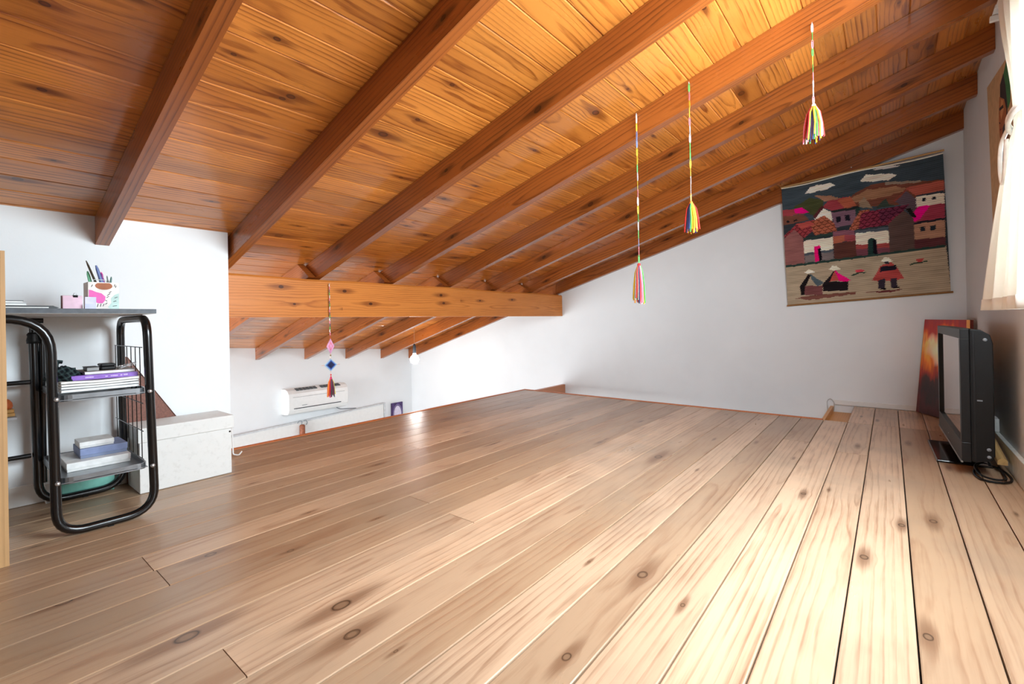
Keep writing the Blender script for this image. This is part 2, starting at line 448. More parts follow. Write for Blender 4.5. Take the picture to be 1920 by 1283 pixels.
# cross beam
bk = [(1.249, .899, .011), (1.326, .80, .007), (1.656, .89, .010), (1.851, .81, .010), (1.669, .775, .007), (2.495, .89, .011), (2.522, .827, .010), (2.688, .853, .009), (2.945, .859, .008), (3.386, .88, .009)]
def ring(t):
    y = .93 + (YF - .003 - .93) * t
    top = .957 - .010 * noise.noise(Vector((y * 1.7, 3, 1))) - .006 * max(0, noise.noise(Vector((y * 9, 1, 2))))
    top = min(top, .962) - .012 * t
    return [(-2.755, y, .718), (-2.755, y, top - .012), (-2.765, y, top), (-2.86, y, top), (-2.87, y, top - .01), (-2.87, y, .718)]
mb = MB(); wbeam(mb, ring, 28, YF - .933, 0, kfix={0: [(k[0] - .93, k[1] - .833, k[2]) for k in bk]}, R=(.62, .3, .4))
tag(mb.build('cross_beam', M_beam), 'heavy knotty orange cross beam running from the white wall to the far wall', 'beam')

M_wallf = M_wall
# walls ---------------------------------------------------------------
w = MB(); w.prism([(XE - .1, YF, LZ), (XR + .12, YF, LZ), (XR + .12, YF, 2.1), (-2.76, YF, 1.13), (XE - .1, YF, .33)], (0, .12, 0))
struct(w.build('wall_far', M_wallf), 'white far wall under the slope of the ceiling', 'wall')
w = MB(); w.box(XE - .1, XE, YB, YF, LZ, .75)
struct(w.build('wall_left_lower', M_wall), 'white low wall of the room below, with the air conditioner', 'wall')
w = MB(); w.prism([(XK, YB, 0.0), (XK, .906, 0.0), (XK, .906, 1.142), (XK, YB, 1.142)], (-.183, 0, 0))
w.box(XV + .001, XK, YB, .9, LZ, -.141)
struct(w.build('wall_left', M_wall), 'white side wall behind the desk, ending in a free corner', 'wall')
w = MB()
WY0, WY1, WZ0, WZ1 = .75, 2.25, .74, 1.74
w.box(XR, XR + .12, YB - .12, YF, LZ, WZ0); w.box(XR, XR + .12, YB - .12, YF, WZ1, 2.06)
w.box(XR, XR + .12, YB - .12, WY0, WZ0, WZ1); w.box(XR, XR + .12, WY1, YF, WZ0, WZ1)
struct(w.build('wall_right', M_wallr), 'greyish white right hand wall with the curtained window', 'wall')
w = MB(); w.box(XE - .1, XR + .12, YB - .12, YB, -.14, 2.1)
struct(w.build('wall_back', plain('bounce_cutting_brown', '7a5230', .6)), 'unseen wall behind the camera, made brown to cut bounced light', 'wall')  # unseen wall; its brown is added to keep bounce off the left ceiling
w = MB(); w.box(XE - .1, XV, YB - .12, YB, LZ, 1.12)
struct(w.build('wall_back_lower', M_wall), 'white wall of the room below', 'wall')
w = MB(); w.box(XE - .1, XR + .12, YB - .12, YF, LZ - .05, LZ)
struct(w.build('floor_lower', plain('lower_floor_tiles', 'c9c2b8', .5)), 'pale floor of the room below', 'floor')
# baseboards
w = MB(); w.box(XK, XK + .012, YB, .90, .001, .078); struct(w.build('baseboard_left', M_white, bevel=.002), 'white baseboard under the desk wall', 'baseboard')
w = MB(); w.box(XR - .014, XR, YB, YF - .02, .001, .10); w.box(XR - .016, XR, YB, YF - .02, .10, .106)
struct(w.build('baseboard_right', plain('greenish_white_paint', 'dfe2da', .45), bevel=.002), 'greenish white baseboard along the right wall', 'baseboard')
w = MB(); w.box(-.335, XR - .016, YF - .014, YF, .001, .035); struct(w.build('baseboard_far', M_white, bevel=.002), 'low white strip at the foot of the far wall', 'baseboard')
# window in the right wall
w = MB()
for a in ((WY0, WY0 + .05, WZ0, WZ1), (WY1 - .05, WY1, WZ0, WZ1), (WY0 + .05, WY1 - .05, WZ0, WZ0 + .05), (WY0 + .05, WY1 - .05, WZ1 - .05, WZ1), (1.38, 1.43, WZ0 + .05, WZ1 - .05)):
    w.box(XR + .05, XR + .10, *a)
wf = w.build('window_1', M_white, bevel=.003); struct(wf, 'white framed window behind the curtain', 'window')
w = MB()
for a in ((-2.0, -1.95, .25, 1.05), (-.85, -.80, .25, 1.05), (-1.95, -.85, .25, .30), (-1.95, -.85, 1.0, 1.05), (-1.425, -1.375, .30, 1.0)):
    w.box(a[0], a[1], YB + .001, YB + .035, a[2], a[3])
wb = w.build('back_fill_frame', M_white, bevel=.003); struct(wb, 'made-up white window frame at the fill light behind the camera', 'window')  # unseen made-up frame, added to go with the back fill light
g = G('window_glass'); tr = g.n('ShaderNodeBsdfTransparent'); gl = g.n('ShaderNodeBsdfGlossy'); gl.inputs['Roughness'].default_value = .05
mx = g.n('ShaderNodeMixShader'); mx.inputs[0].default_value = .08; g.nt.links.new(tr.outputs[0], mx.inputs[1]); g.nt.links.new(gl.outputs[0], mx.inputs[2])
M_glass = g.done(mx.outputs[0])
w = MB(); w.box(XR + .073, XR + .077, WY0 + .05, WY1 - .05, WZ0 + .05, WZ1 - .05); w.build('pane', M_glass, wf)
w = MB(); w.box(-1.95, -.85, YB + .012, YB + .016, .30, 1.0); w.build('pane', M_glass, wb)  # added pane of the made-up back frame, never in view

# ------------------------------------------------------------------ desk with shelf rack
desk = thing('desk', 'black tubular desk with dark grey top and two metal shelves, against the white wall', 'desk', (0, 0, 0))
m = MB(); m.box(XK + .001, -2.03, -.55, .481, .7205, .736, 0); m.box(XK + .002, -2.031, -.549, .480, .7195, .7205, 1)
m.box(-2.0302, -2.0295, -.55, .4805, .7205, .7358, 0)
m.build('desktop', [M_top, M_topu], desk, bevel=.0015)
r = .0135
pts = fillet([(-2.06, -.5, .704), (-2.06, .213, .704), (-2.06, .222, .0145), (-2.06, .476, .0145), (-2.06, .459, .704), (-2.50, .468, .704), (-2.50, .474, .0145), (-2.50, .222, .0145), (-2.50, .213, .62)], [.11, .075, .085, .065, .065, .085, .08], 8)
m = MB(); m.tube(pts, r, 14); m.build('tube_frame', M_black, desk)
m = MB(); m.tube([(-2.50, .236, .09), (-2.50, .236, .66)], .009, 12); m.tube([(-2.50, .213, .60), (-2.50, .213, .70)], .011, 12)
m.build('rear_post', M_black, desk)
m = MB(); m.lathe([(.0, .618), (.018, .618), (.019, .63), (.016, .645), (.018, .652), (.013, .66), (0, .66)], (-2.50, .213, 0), 16); m.lathe([(.0, .628), (.013, .628), (.014, .65), (0, .65)], (-2.50, .236, 0), 16)
m.build('height_collar', M_blackpl, desk)
for z in (.474, .199):
    m = MB(); m.tube([(-2.50, -.5, z), (-2.50, .203, z)], .0085, 10); m.build('crossbar', M_black, desk)
m = MB(); m.tube([(-2.06, -.5, .704), (-2.5, -.5, .704), (-2.5, -.5, .0145), (-2.06, -.5, .0145), (-2.06, -.5, .69)], r, 10); m.build('tube_frame', M_black, desk)
m = MB(); m.tube([(-2.5, -.5, .704), (-2.5, .24, .704)], .010, 10); m.build('rear_rail', M_black, desk)
trays = []
for z in (.436, .170):
    m = MB()
    x0, x1, y0, y1 = -2.495, -2.058, .232, .456
    m.box(x0, x1, y0, y1, z + .004, z + .006)
    R_ = .03
    ring_ = fillet([(x0 + .2, y0, 0), (x0, y0, 0), (x0, y1, 0), (x1, y1, 0), (x1, y0, 0), (x0 + .2, y0, 0)], R_, 5)[:-1]
    o_ = [Vector((p.x, p.y, z)) for p in ring_]; i_ = []
    cx, cy = (x0 + x1) / 2, (y0 + y1) / 2
    for p in o_: i_.append(Vector((cx + (p.x - cx) * .985, cy + (p.y - cy) * .97, z)))
    n = len(o_); up = Vector((0, 0, .021))
    vs = o_ + [p + up for p in o_] + [p + up for p in i_] + i_
    fs = []
    for k in range(n):
        l = (k + 1) % n
        for b in range(4): fs.append((b*n+k, b*n+l, ((b+1) % 4)*n+l, ((b+1) % 4)*n+k))
    m.add(vs, fs, 0, smooth=False)
    trays.append(m.build('shelf_tray', M_steel, desk))
for (y, z) in ((.2235, .447), (.4625, .444), (.2235, .181), (.467, .178)):
    m = MB(); m.lathe([(0, .005), (.004, .0045), (.0065, .002), (.007, -.002)], (-2.045, y, z), 12, 0, Matrix.Rotation(PI/2, 3, 'Y')); m.build('bolt', M_chrome, trays[0 if z > .3 else 1])
m = MB()
for k in range(7):
    x = -2.47 + k * .062; m.tube([(x, .446, .60), (x, .449, .20 + .0 * k)], .0016, 5)
for z in (.60, .50, .40, .30, .20): m.tube([(-2.49, .4475, z), (-2.075, .4475, z)], .0018, 5)
m.build('wire_side_rack', M_black, desk)
for x in (-2.06, -2.5):
    m = MB(); m.box(x - .008, x + .008, .345, .36, 0.0005, .006); m.build('foot_pad', M_blackpl, desk)
# narrow lower ledge carrying the small ornament
m = MB(); m.box(-2.40, -2.30, -.20, .155, .366, .374); m.tube([(-2.35, -.2, .37), (-2.35, -.5, .37)], .006, 8); m.tube([(-2.35, -.5, .37), (-2.49, -.5, .37)], .006, 8)
m.build('ledge', plain('pale_ledge', 'c9ccd0', .5), desk)

# ------------------------------------------------------------------ on the desk top
ZT = .7362
def rbox(name, x0, x1, y0, y1, z0, z1, mat, parent=None, bevel=.0015, rz=0, mi=0):
    m = MB(); c = Vector(((x0 + x1) / 2, (y0 + y1) / 2, 0))
    M = Matrix.Translation(c) @ Matrix.Rotation(rz, 4, 'Z') @ Matrix.Translation(-c)
    m.box(x0, x1, y0, y1, z0, z1, mi, M); return m.build(name, mat, parent, bevel=bevel)
lp = thing('folder', 'thin black folder lying flat on the desk under the white notebooks', 'folder')
m = MB(); m.prism([(-2.33, .02, ZT), (-2.10, .02, ZT), (-2.10, .225, ZT), (-2.10, .24, ZT + .004), (-2.10, .225, ZT + .0105), (-2.10, .02, ZT + .0105)][1:], (-.22, 0, 0)); m.build('cover', plain('black_folder', '1d2024', .4), lp)
m = MB(); m.box(-2.102, -2.0995, .03, .215, ZT + .003, ZT + .006); m.build('paper_edge', M_paper, lp)
for k, (y1, z0, z1, lab) in enumerate(((.168, ZT + .011, ZT + .019, 'white notebook lying on the black folder, lower of the pair'), (.160, ZT + .0193, ZT + .0265, 'white notebook with a dark cover edge on top of the pair on the desk'))):
    nb = thing('notebook', lab, 'notebook', group='white notebooks on the desk')
    rbox('pages', -2.29, -2.112, .0, y1 - .002, z0 + .001, z1 - .0015, M_paper, nb, .0005)
    rbox('cover', -2.295, -2.108, -.002, y1, z1 - .0014, z1, plain('notebook_cover', ('cfd3d8', '5d6269')[k], .5), nb, .0004)
    rbox('back_cover', -2.295, -2.108, -.002, y1, z0, z0 + .0009, plain('notebook_back', 'e6e6e6', .5), nb, .0003)
# pink note block, its clip, lavender card stand
nb = thing('note_block', 'pink note block standing upright on the desk, left of the pen box', 'note block')
rbox('pad', -2.16, -2.148, .253, .303, ZT, ZT + .047, plain('pink_paper', 'ecc9da', .7), nb)
rbox('backing', -2.172, -2.1605, .251, .303, ZT, ZT + .048, plain('grey_pink_card', 'a99aa4', .7), nb)
bc = thing('binder_clip', 'tiny black binder clip on the top edge of the pink note block', 'clip')
m = MB(); m.prism([(-2.175, .279, ZT + .049), (-2.145, .279, ZT + .049), (-2.1475, .279, ZT + .0415), (-2.1474, .279, ZT + .048), (-2.1726, .279, ZT + .048), (-2.1725, .279, ZT + .0415)], (0, .012, 0)); m.build('jaw', M_blackpl, bc)
m = MB(); m.tube([(-2.16, .281, ZT + .049), (-2.155, .282, ZT + .056), (-2.155, .288, ZT + .056), (-2.16, .289, ZT + .049)], .0006, 5); m.build('handle', M_chrome, bc)
cs = thing('card_stack', 'small lavender card stack leaning against the front of the pen box', 'cards')
m = MB(); m.prism([(-2.142, .306, ZT), (-2.130, .306, ZT), (-2.146, .309, ZT + .044), (-2.152, .309, ZT + .044)], (0, .029, 0)); m.build('cards', plain('lavender_paper', 'd9dbee', .7), cs)
m = MB(); m.box(-2.1295, -2.129, .306, .335, ZT, ZT + .020); m.build('front_card', plain('pale_lavender', 'cfd3ea', .7), cs)

pb = thing('pen_holder', 'square pen holder with pink, mint and brown blotches on the desk', 'pen holder')
px0, px1, py0, py1, ph = -2.25, -2.166, .320, .404, .098
m = MB(); th = .004
for a in ((px0, px1, py0, py0 + th), (px0, px1, py1 - th, py1), (px0, px0 + th, py0 + th, py1 - th), (px1 - th, px1, py0 + th, py1 - th)): m.box(*a, ZT, ZT + ph)
m.box(px0 + th, px1 - th, py0 + th, py1 - th, ZT, ZT + .004)
m.build('box', plain('cream_card', 'f0eae4', .6), pb)
def decal(poly, mat, d, name):
    m = MB(); m.prism([(px1 + .0002, py0 + a * .084, ZT + b * ph) for a, b in poly], (d, 0, 0)); m.build(name, mat, pb)
decal([(.02, .72), (.02, .46), (.18, .42), (.2, .3), (.3, .24), (.45, .24), (.53, .34), (.55, .48), (.42, .6), (.25, .64), (.12, .7)], plain('pink_print', 'e860b4', .6), .0004, 'pink_print')
decal([(.7, .04), (.99, .04), (.99, .62), (.85, .56), (.72, .42), (.74, .26), (.62, .1)], plain('mint_print', 'c3dfd8', .6), .0004, 'mint_print')
decal([(.5 + .28 * math.cos(q * .3), .87 + .14 * math.sin(q * .3)) for q in range(21) if .87 + .14 * math.sin(q * .3) < .985], plain('brown_print', 'a85f38', .6), .0005, 'brown_print')
for (a, b, c, d) in ((.58, .44, .66, .5), (.6, .52, .7, .6), (.54, .36, .6, .32), (.66, .62, .74, .68), (.2, .1, .23, .2), (.28, .1, .31, .22), (.38, .12, .4, .22), (.46, .13, .5, .22), (.54, .2, .6, .26), (.84, .86, .86, .94), (.88, .82, .9, .9), (.1, .82, .14, .9), (.8, .3, .9, .34), (.84, .44, .94, .48), (.78, .14, .92, .16)):
    m = MB(); m.tube([(px1 + .0006, py0 + a * .084, ZT + b * ph), (px1 + .0006, py0 + c * .084, ZT + d * ph)], .0009, 5)
    m.build('ink_mark', M_blackpl, pb)

def pen(name, label, p0, p1, r, mat, tip=None, tiplen=.2, tipr=1.0, cat='pen', group='pens in the pen holder'):
    o = thing(name, label, cat, group=group)
    A, B = Vector(p0), Vector(p1); r *= 1.35
    m = MB(); C_ = A.lerp(B, 1 - tiplen); m.tube([A, A.lerp(C_, .5), C_], r, 8); m.build('barrel', mat, o)
    m = MB(); m.tube([C_, C_.lerp(B, .35), C_.lerp(B, .8), B], [r * 1.02, r * tipr, r * tipr * .9, r * tipr * .4], 8); m.build('tip', tip or mat, o)
    return o
xb = -2.208
pen('paint_brush', 'wooden paint brush with a dark tip, tallest in the pen holder', (xb + .02, .372, ZT + .01), (xb, .322, .912), .0028, M_batten, plain('dark_bristle', '3d3222', .8), .5, .9, 'paint brush')
pen('highlighter', 'mint green highlighter at the left in the pen holder', (xb - .01, .350, ZT + .01), (xb - .012, .327, .876), .0062, plain('mint_plastic', '5fd39a', .4), plain('mint_plastic_light', '86e0b4', .4), .45, .6)
pen('pen', 'slate blue pen standing behind the paint brush', (xb - .002, .385, ZT + .01), (xb - .004, .349, .898), .0050, plain('pale_blue_plastic', 'c4cde2', .35), plain('slate_blue', '6577ae', .4), .45, .8)
pen('highlighter', 'bright pink marker in the middle of the pen holder', (xb - .02, .375, ZT + .01), (xb - .022, .366, .876), .0052, plain('pink_plastic', 'f070b0', .4), None, .3, .7)
pen('pen', 'thin purple pen right in front of the pink marker', (xb - .008, .385, ZT + .01), (xb - .009, .364, .872), .0032, plain('purple_plastic', '8f2f8c', .4), None, .2, .6)
pen('pencil', 'short grey pencil at the right in the pen holder', (xb, .392, ZT + .01), (xb, .378, .862), .003, plain('grey_pencil', '6f7a74', .4), None, .2, .5, 'pencil')
pen('pencil', 'short teal pencil farthest right in the pen holder', (xb - .01, .380, ZT + .01), (xb - .01, .392, .860), .0036, plain('teal_pencil', '4d7c74', .4), None, .3, .6, 'pencil')
m = MB(); m.tube([(px1 - .01, .335, ZT + .096), (px1 - .006, .336, ZT + .107), (px1 - .006, .368, ZT + .107), (px1 - .01, .37, ZT + .096)], .0011, 6)
tag(m.build('wire_clip', plain('pale_wire', 'd5e0dc', .3), None), 'pale bent wire clip on the front rim of the pen holder', 'clip')

# ------------------------------------------------------------------ on the upper shelf
z = .4625
mags = [('white magazine at the bottom of the pile on the upper shelf', .0085, 0), ('magazine second from the bottom of the shelf pile', .007, .02), ('magazine in the middle of the shelf pile', .0065, -.03), ('topmost white magazine, under the purple book', .007, .03)]
for k, (lab, th_, rz) in enumerate(mags):
    mg = thing('magazine', lab, 'magazine', group='magazines piled on the upper shelf')
    def wavy(mb, z0, z1, inset):
        n = 8; vs = []; fs = []
        for i in range(n + 1):
            y = .238 + inset + (.204 - 2 * inset) * i / n; dz = (.001 * k) * (math.cos(2 * PI * i / n) * .5 + .5)
            for x in (-2.38 + inset, -2.085 - inset):
                vs += [(x + rz * (y - .34), y, z0 + dz), (x + rz * (y - .34), y, z1 + dz)]
        for i in range(n):
            a = i * 4; b = a + 4
            fs += [(a, a+2, b+2, b), (a+1, b+1, b+3, a+3), (a, b, b+1, a+1), (a+2, a+3, b+3, b+2)]
        fs += [(0, 1, 3, 2), (n*4, n*4+2, n*4+3, n*4+1)]
        mb.add(vs, fs)
    m = MB(); wavy(m, z + .0006, z + th_ - .0006, .002); m.build('pages', M_paper, mg)
    m = MB(); wavy(m, z, z + .0005, 0); wavy(m, z + th_ - .0005, z + th_, 0); m.build('cover', plain('magazine_cover', ('dfe1e3', 'c8ccd0', 'e6e4e0', 'eceae6')[k], .35), mg)
    z += th_ + .0012
ZB = z + .0018
bk_ = thing('book', 'purple softcover book lying on the magazine pile', 'book')
rbox('pages', -2.29, -2.108, .268, .438, ZB + .001, ZB + .0135, M_paper, bk_, .0004)
M_let = plain('pale_lettering', 'd9c9ee', .5)
M_pur = plain('purple_cover', '8a5fc0', .4)
m = MB(); m.box(-2.295, -2.103, .266, .441, ZB, ZB + .001); m.box(-2.295, -2.103, .266, .441, ZB + .0135, ZB + .0147); m.box(-2.1045, -2.103, .266, .441, ZB + .001, ZB + .0135)
m.build('cover', M_pur, bk_)
for (a, b, h_) in ((.300, .322, .004), (.352, .358, .003), (.366, .385, .0035), (.392, .398, .004), (.401, .412, .005)):
    q = a; m = MB()
    while q < b:
        wq = random.uniform(.0018, .0034); m.box(-2.1029, -2.1025, q, min(q + wq, b), ZB + .0055, ZB + .0055 + h_); q += wq + .0009
    m.build('spine_word', M_let, bk_)
Z2 = ZB + .015
cn = thing('notebook', 'cream notebook on top of the purple book', 'notebook')
rbox('pages', -2.26, -2.122, .302, .436, Z2 + .0008, Z2 + .0095, M_paper, cn, .0004)
rbox('cover', -2.262, -2.12, .300, .438, Z2 + .0096, Z2 + .0108, plain('brownish_cover', '8f8078', .5), cn, .0003)
Z3 = Z2 + .011
dn = thing('notebook', 'small dark pocket notebook on the left of the cream notebook', 'notebook')
rbox('pages', -2.205, -2.131, .309, .340, Z3 + .001, Z3 + .012, plain('grey_pages', '9a9c9c', .6), dn, .0004); rbox('cover', -2.207, -2.129, .307, .342, Z3 + .0121, Z3 + .0135, M_blackpl, dn, .0003)
gc = thing('glasses_case', 'slim black case lying on the cream notebook', 'case')
rbox('lower_half', -2.20, -2.14, .346, .388, Z3 + .0, Z3 + .012, M_blackpl, gc, .004); rbox('lid', -2.20, -2.14, .346, .388, Z3 + .0122, Z3 + .022, M_charc, gc, .004)
ky = thing('key_bunch', 'shiny bunch of keys on the right end of the cream notebook', 'keys')
m = MB(); m.tube([(-2.15 + .011 * math.cos(a), .402 + .011 * math.sin(a), Z3 + .010 + .004 * math.sin(a)) for a in [k * PI / 8 for k in range(16)]], .0016, 6, closed=True); m.build('ring', M_chrome, ky)
for k in range(3):
    m = MB(); y = .400 + k * .010
    M = Matrix.Translation((-2.135 - .006 * k, y, Z3 + .004 + k * .005)) @ Matrix.Rotation(.4 * k - .3, 4, 'Z') @ Matrix.Rotation(.2, 4, 'X')
    m.lathe([(0, -.0015), (.009, -.0015), (.009, .0015), (0, .0015)], (0, 0, 0), 14); m.box(-.0022, .0022, .008, .034, -.001, .001); m.box(.002, .005, .022, .026, -.001, .001); m.box(.002, .004, .029, .032, -.001, .001)
    m.v = [tuple(M @ Vector(p)) for p in m.v]; m.build('key', M_chrome, ky)
# dark plaid cloth
g = G('plaid_cloth'); P_ = g.obj(); a, b, c = g.sep(P_)
s1 = g.ss(g.m('SINE', g.m('MULTIPLY', g.m('ADD', b, g.m('MULTIPLY', c, .6)), 420)), .2, .6); s2 = g.ss(g.m('SINE', g.m('MULTIPLY', g.m('SUBTRACT', c, g.m('MULTIPLY', b, .4)), 420)), .2, .6)
col = g.mix(g.m('MULTIPLY', g.m('ADD', s1, s2), .5), lin('14181c'), lin('3a4a4a'))
M_plaid = g.done(g.bsdf(col, .9, 0, .1))
m = MB(); nU, nV = 28, 14; vs = []; fs = []
for i in range(nV + 1):
    ph_ = i / nV * PI * .5
    for k in range(nU):
        th_ = 2 * PI * k / nU
        d = Vector((math.cos(th_) * math.cos(ph_), math.sin(th_) * math.cos(ph_), math.sin(ph_)))
        q = noise.noise(d * 2.2 + Vector((3, 1, 7))) * .35 + noise.noise(d * 6) * .14
        fold = 1 + q + .12 * math.sin(th_ * 5 + ph_ * 4)
        vs.append((-2.16 + d.x * .055 * fold, .288 + d.y * .046 * fold, ZB - .0008 + max(0, d.z * .044 * (1 + q * 1.2))))
for i in range(nV):
    for k in range(nU):
        l = (k + 1) % nU; fs.append((i*nU+k, i*nU+l, (i+1)*nU+l, (i+1)*nU+k))
fs.append(tuple(range(nU))[::-1]); fs.append(tuple(nV*nU + k for k in range(nU)))
m.add([(x_, min(y_, .2655) if False else y_ - .035, z_) for x_, y_, z_ in vs], fs, 0, smooth=True)
m.tube([(-2.15, .235, ZB + .03), (-2.148, .232, ZB + .05), (-2.148, .238, ZB + .064), (-2.150, .250, ZB + .062)], [.012, .009, .008, .006], 8)
tag(m.build('cloth', M_plaid), 'crumpled dark plaid cloth at the left end of the upper shelf', 'cloth')

# ------------------------------------------------------------------ on the lower shelf
ZS = .1765
def lidbox(label, x0, x1, y0, y1, z0, h, c1, c2):
    o = thing('gift_box', label, 'box', group='flat boxes stacked on the lower shelf')
    rbox('base', x0 + .0015, x1 - .0015, y0 + .0015, y1 - .0015, z0, z0 + h * .3, plain('box_base', c2, .5), o, .0008)
    rbox('lid', x0, x1, y0, y1, z0 + h * .3, z0 + h, plain('box_lid', c1, .45), o, .0015); return o
lidbox('flat white box at the bottom of the stack on the lower shelf', -2.40, -2.195, .262, .436, ZS, .030, 'ececea', 'dededb')
lidbox('slate blue box in the middle of the stack on the lower shelf', -2.375, -2.235, .302, .4345, ZS + .0305, .034, '7f8db4', '75829f')
lidbox('small white box on top of the stack on the lower shelf', -2.345, -2.245, .302, .398, ZS + .065, .022, 'e8e8e6', 'd6d6d3')
o = lidbox('weathered turquoise box on the floor under the desk', -2.556, -2.515, .285, .445, .001, .085, '7fc4b4', '62ab9c'); o['group'] = ''; del o['group']
o = lidbox('small white box on the floor left of the turquoise box', -2.556, -2.52, .240, .278, .001, .075, 'e9e9e7', 'dcdcda'); del o['group']

# ------------------------------------------------------------------ storage box, leather folder, hook
g = G('marbled_card'); n = g.noise(g.obj(), 38, 5, .7); n2 = g.noise(g.obj(), 9, 4, .6)
col = g.mix(g.ss(n, .5, .72, 0, .35), lin('e0e0dd'), lin('bfbdb8')); col = g.mix(g.ss(n2, .5, .8, 0, .3), col, lin('cfcec9'))
M_marb = g.done(g.bsdf(col, .55, 0, .3))
sb = thing('storage_box', 'large white marbled storage box with a lid on the floor by the wall corner', 'box')
rbox('body', -2.534, -2.345, .493, .828, .001, .21, M_marb, sb, .002)
m = MB(); m.box(-2.538, -2.339, .4875, .838, .205, .264); m.build('lid', M_marb, sb, bevel=.003)
m = MB(); m.lathe([(0, .001), (.004, .001), (.004, -.002)], (-2.3445, .822, .19), 10, 0, Matrix.Rotation(PI/2, 3, 'Y')); m.build('eyelet', M_dark, sb)
lf = thing('leather_folder', 'brown leather folder leaning on the wall behind the white storage box', 'folder')
m = MB(); m.prism([(-2.5415, .49, .001), (-2.5415, .49, .548), (-2.5415, .50, .545), (-2.5415, .672, .262), (-2.5415, .672, .001)], (-.012, 0, 0)); m.build('cover', plain('brown_leather', '7b4a3a', .5, var=.12, bump=.0004, scale=120), lf, bevel=.002)
m = MB(); m.tube([(-2.5402, .503, .535), (-2.5402, .668, .264)], .0012, 5); m.build('seam', plain('dark_seam', '4a2a22', .6), lf)
m = MB(); m.tube(fillet([(-2.63, .932, .17), (-2.625, .933, .07), (-2.62, .932, .012), (-2.60, .952, .008), (-2.595, .965, .026)], .012, 4), .0035, 8)
tag(m.build('plastic_hook', M_white), 'white bent plastic hook at the floor edge beside the storage box', 'hook')

# wooden board and small ornament at the far left
mb = MB()
def ring(t): return [(-1.947, -.30 + .412 * t, .001), (-1.947, -.30 + .412 * t, .896), (-1.975, -.30 + .412 * t, .896), (-1.975, -.30 + .412 * t, .001)]
def ring2(t): return [(-1.975, -.30, .001 + .895 * t), (-1.947, -.30, .001 + .895 * t), (-1.947, .112, .001 + .895 * t), (-1.975, .112, .001 + .895 * t)]
wbeam(mb, ring2, 3, .9, .6)
tag(mb.build('wooden_board', M_board, bevel=.004), 'upright pale wooden board at the left edge, in front of the desk', 'board')
orn = thing('ornament', 'small orange and yellow ornament half hidden behind the wooden board', 'ornament')
m = MB(); m.box(-2.372, -2.330, .110, .1525, .3745, .386); m.box(-2.370, -2.332, .112, .1510, .3865, .398); m.build('base', plain('yellow_wood', 'e8b36a', .6), orn, bevel=.002)
m = MB(); m.lathe([(0, 0), (.012, .002), (.015, .010), (.013, .022), (.007, .032), (0, .036)], (-2.351, .1345, .3982), 14); m.build('figure', plain('orange_paint', 'e0743c', .5), orn)

# ------------------------------------------------------------------ hanging chains and yarn charms
YC = {'red': 'd8342e', 'yellow': 'f2cf2e', 'navy': '2c3158', 'pink': 'f58aa0', 'white': 'ecebe4', 'green': '4fae52', 'orange': 'ee8a34', 'blue': '4a6cc0', 'maroon': '7a2a44', 'grey': '5a5f66', 'magenta': 'd83c78', 'lilac': 'eeb0d6', 'sky': 'a9cbe6'}
YM = {k: plain('yarn_' + k, v, .85, var=.12, scale=400) for k, v in YC.items()}
CLM = {k: plain('clip_' + k, v, .3, var=.02) for k, v in {'white': 'e6e8ee', 'yellow': 'efc63c', 'green': '52b25c', 'blue': '7f96c8', 'pink': 'f0909c', 'orange': 'ee9a48'}.items()}
def tassel(parent, c, ztop, zbot, rad, cols, neck='white', ns=34):
    x, y = c
    m = MB(); H = ztop - zbot
    names = list(dict.fromkeys(cols))
    for k in range(ns):
        a = 2 * PI * k / ns + random.uniform(-.1, .1); rr = rad * random.uniform(.55, 1.0) if k % 3 else rad * random.uniform(.1, .5)
        col = cols[int(len(cols) * 2 * k / ns) % len(cols)]
        e = zbot + random.uniform(-.05, .12) * H
        p = [(x, y, ztop), (x + .25 * rr * math.cos(a), y + .25 * rr * math.sin(a), ztop - .05 * H), (x + .62 * rr * math.cos(a), y + .62 * rr * math.sin(a), ztop - .22 * H),
             (x + .85 * rr * math.cos(a + .1), y + .85 * rr * math.sin(a + .1), ztop - .55 * H), (x + rr * math.cos(a), y + rr * math.sin(a), e)]
        m.tube(p, [.002, .0028, .0032, .0032, .0027], 5, names.index(col))
    ts = m.build('tassel', [YM[q] for q in names], parent)
    m = MB(); m.lathe([(0, .006), (.006, .004), (.0078, -.003), (.0062, -.011), (0, -.012)], (x, y, ztop), 12); m.build('tassel_knot', YM[neck], ts)
def oval(c, half, w, ang, tilt=0, n=14):
    out = []
    for k in range(n):
        t = 2 * PI * k / n
        sx = w * math.copysign(abs(math.cos(t)) ** .8, math.cos(t)); sz = half * math.copysign(abs(math.sin(t)) ** .8, math.sin(t))
        out.append((c[0] + sx * math.cos(ang), c[1] + sx * math.sin(ang), c[2] + sz))
    return out
def chain(label, x, y, ztop, zknot, zbot, cols, tcols, rad, neck, yface):
    o = thing('hanging_charm', label, 'hanging charm', (x, y, ztop), 0, 'paper clip chains with yarn tassels')
    m = MB(); m.tube([(0, yface - y, .004), (0, .004, .004), (0, 0, -.002), (0, -.003, .004), (0, .001, .008)], .0016, 6); m.build('screw_hook', M_chrome, o)
    n = len(cols); st = (ztop - zknot) / n
    for k, c in enumerate(cols):
        z = -st * (k + .5); a = random.uniform(0, PI)
        m = MB(); m.tube(oval((0, 0, z), st * .54, .0030, a), .0010, 6, closed=True); m.tube(oval((0, 0, z - st * .06), st * .36, .0015, a), .0008, 5, closed=True)
        m.build('paper_clip', CLM[c], o)
    tassel(o, (0, 0), zknot - ztop - .004, zbot - ztop, rad, tcols, neck)
    return o
w_, y_, g_, b_, p_, o_ = 'white', 'yellow', 'green', 'blue', 'pink', 'orange'
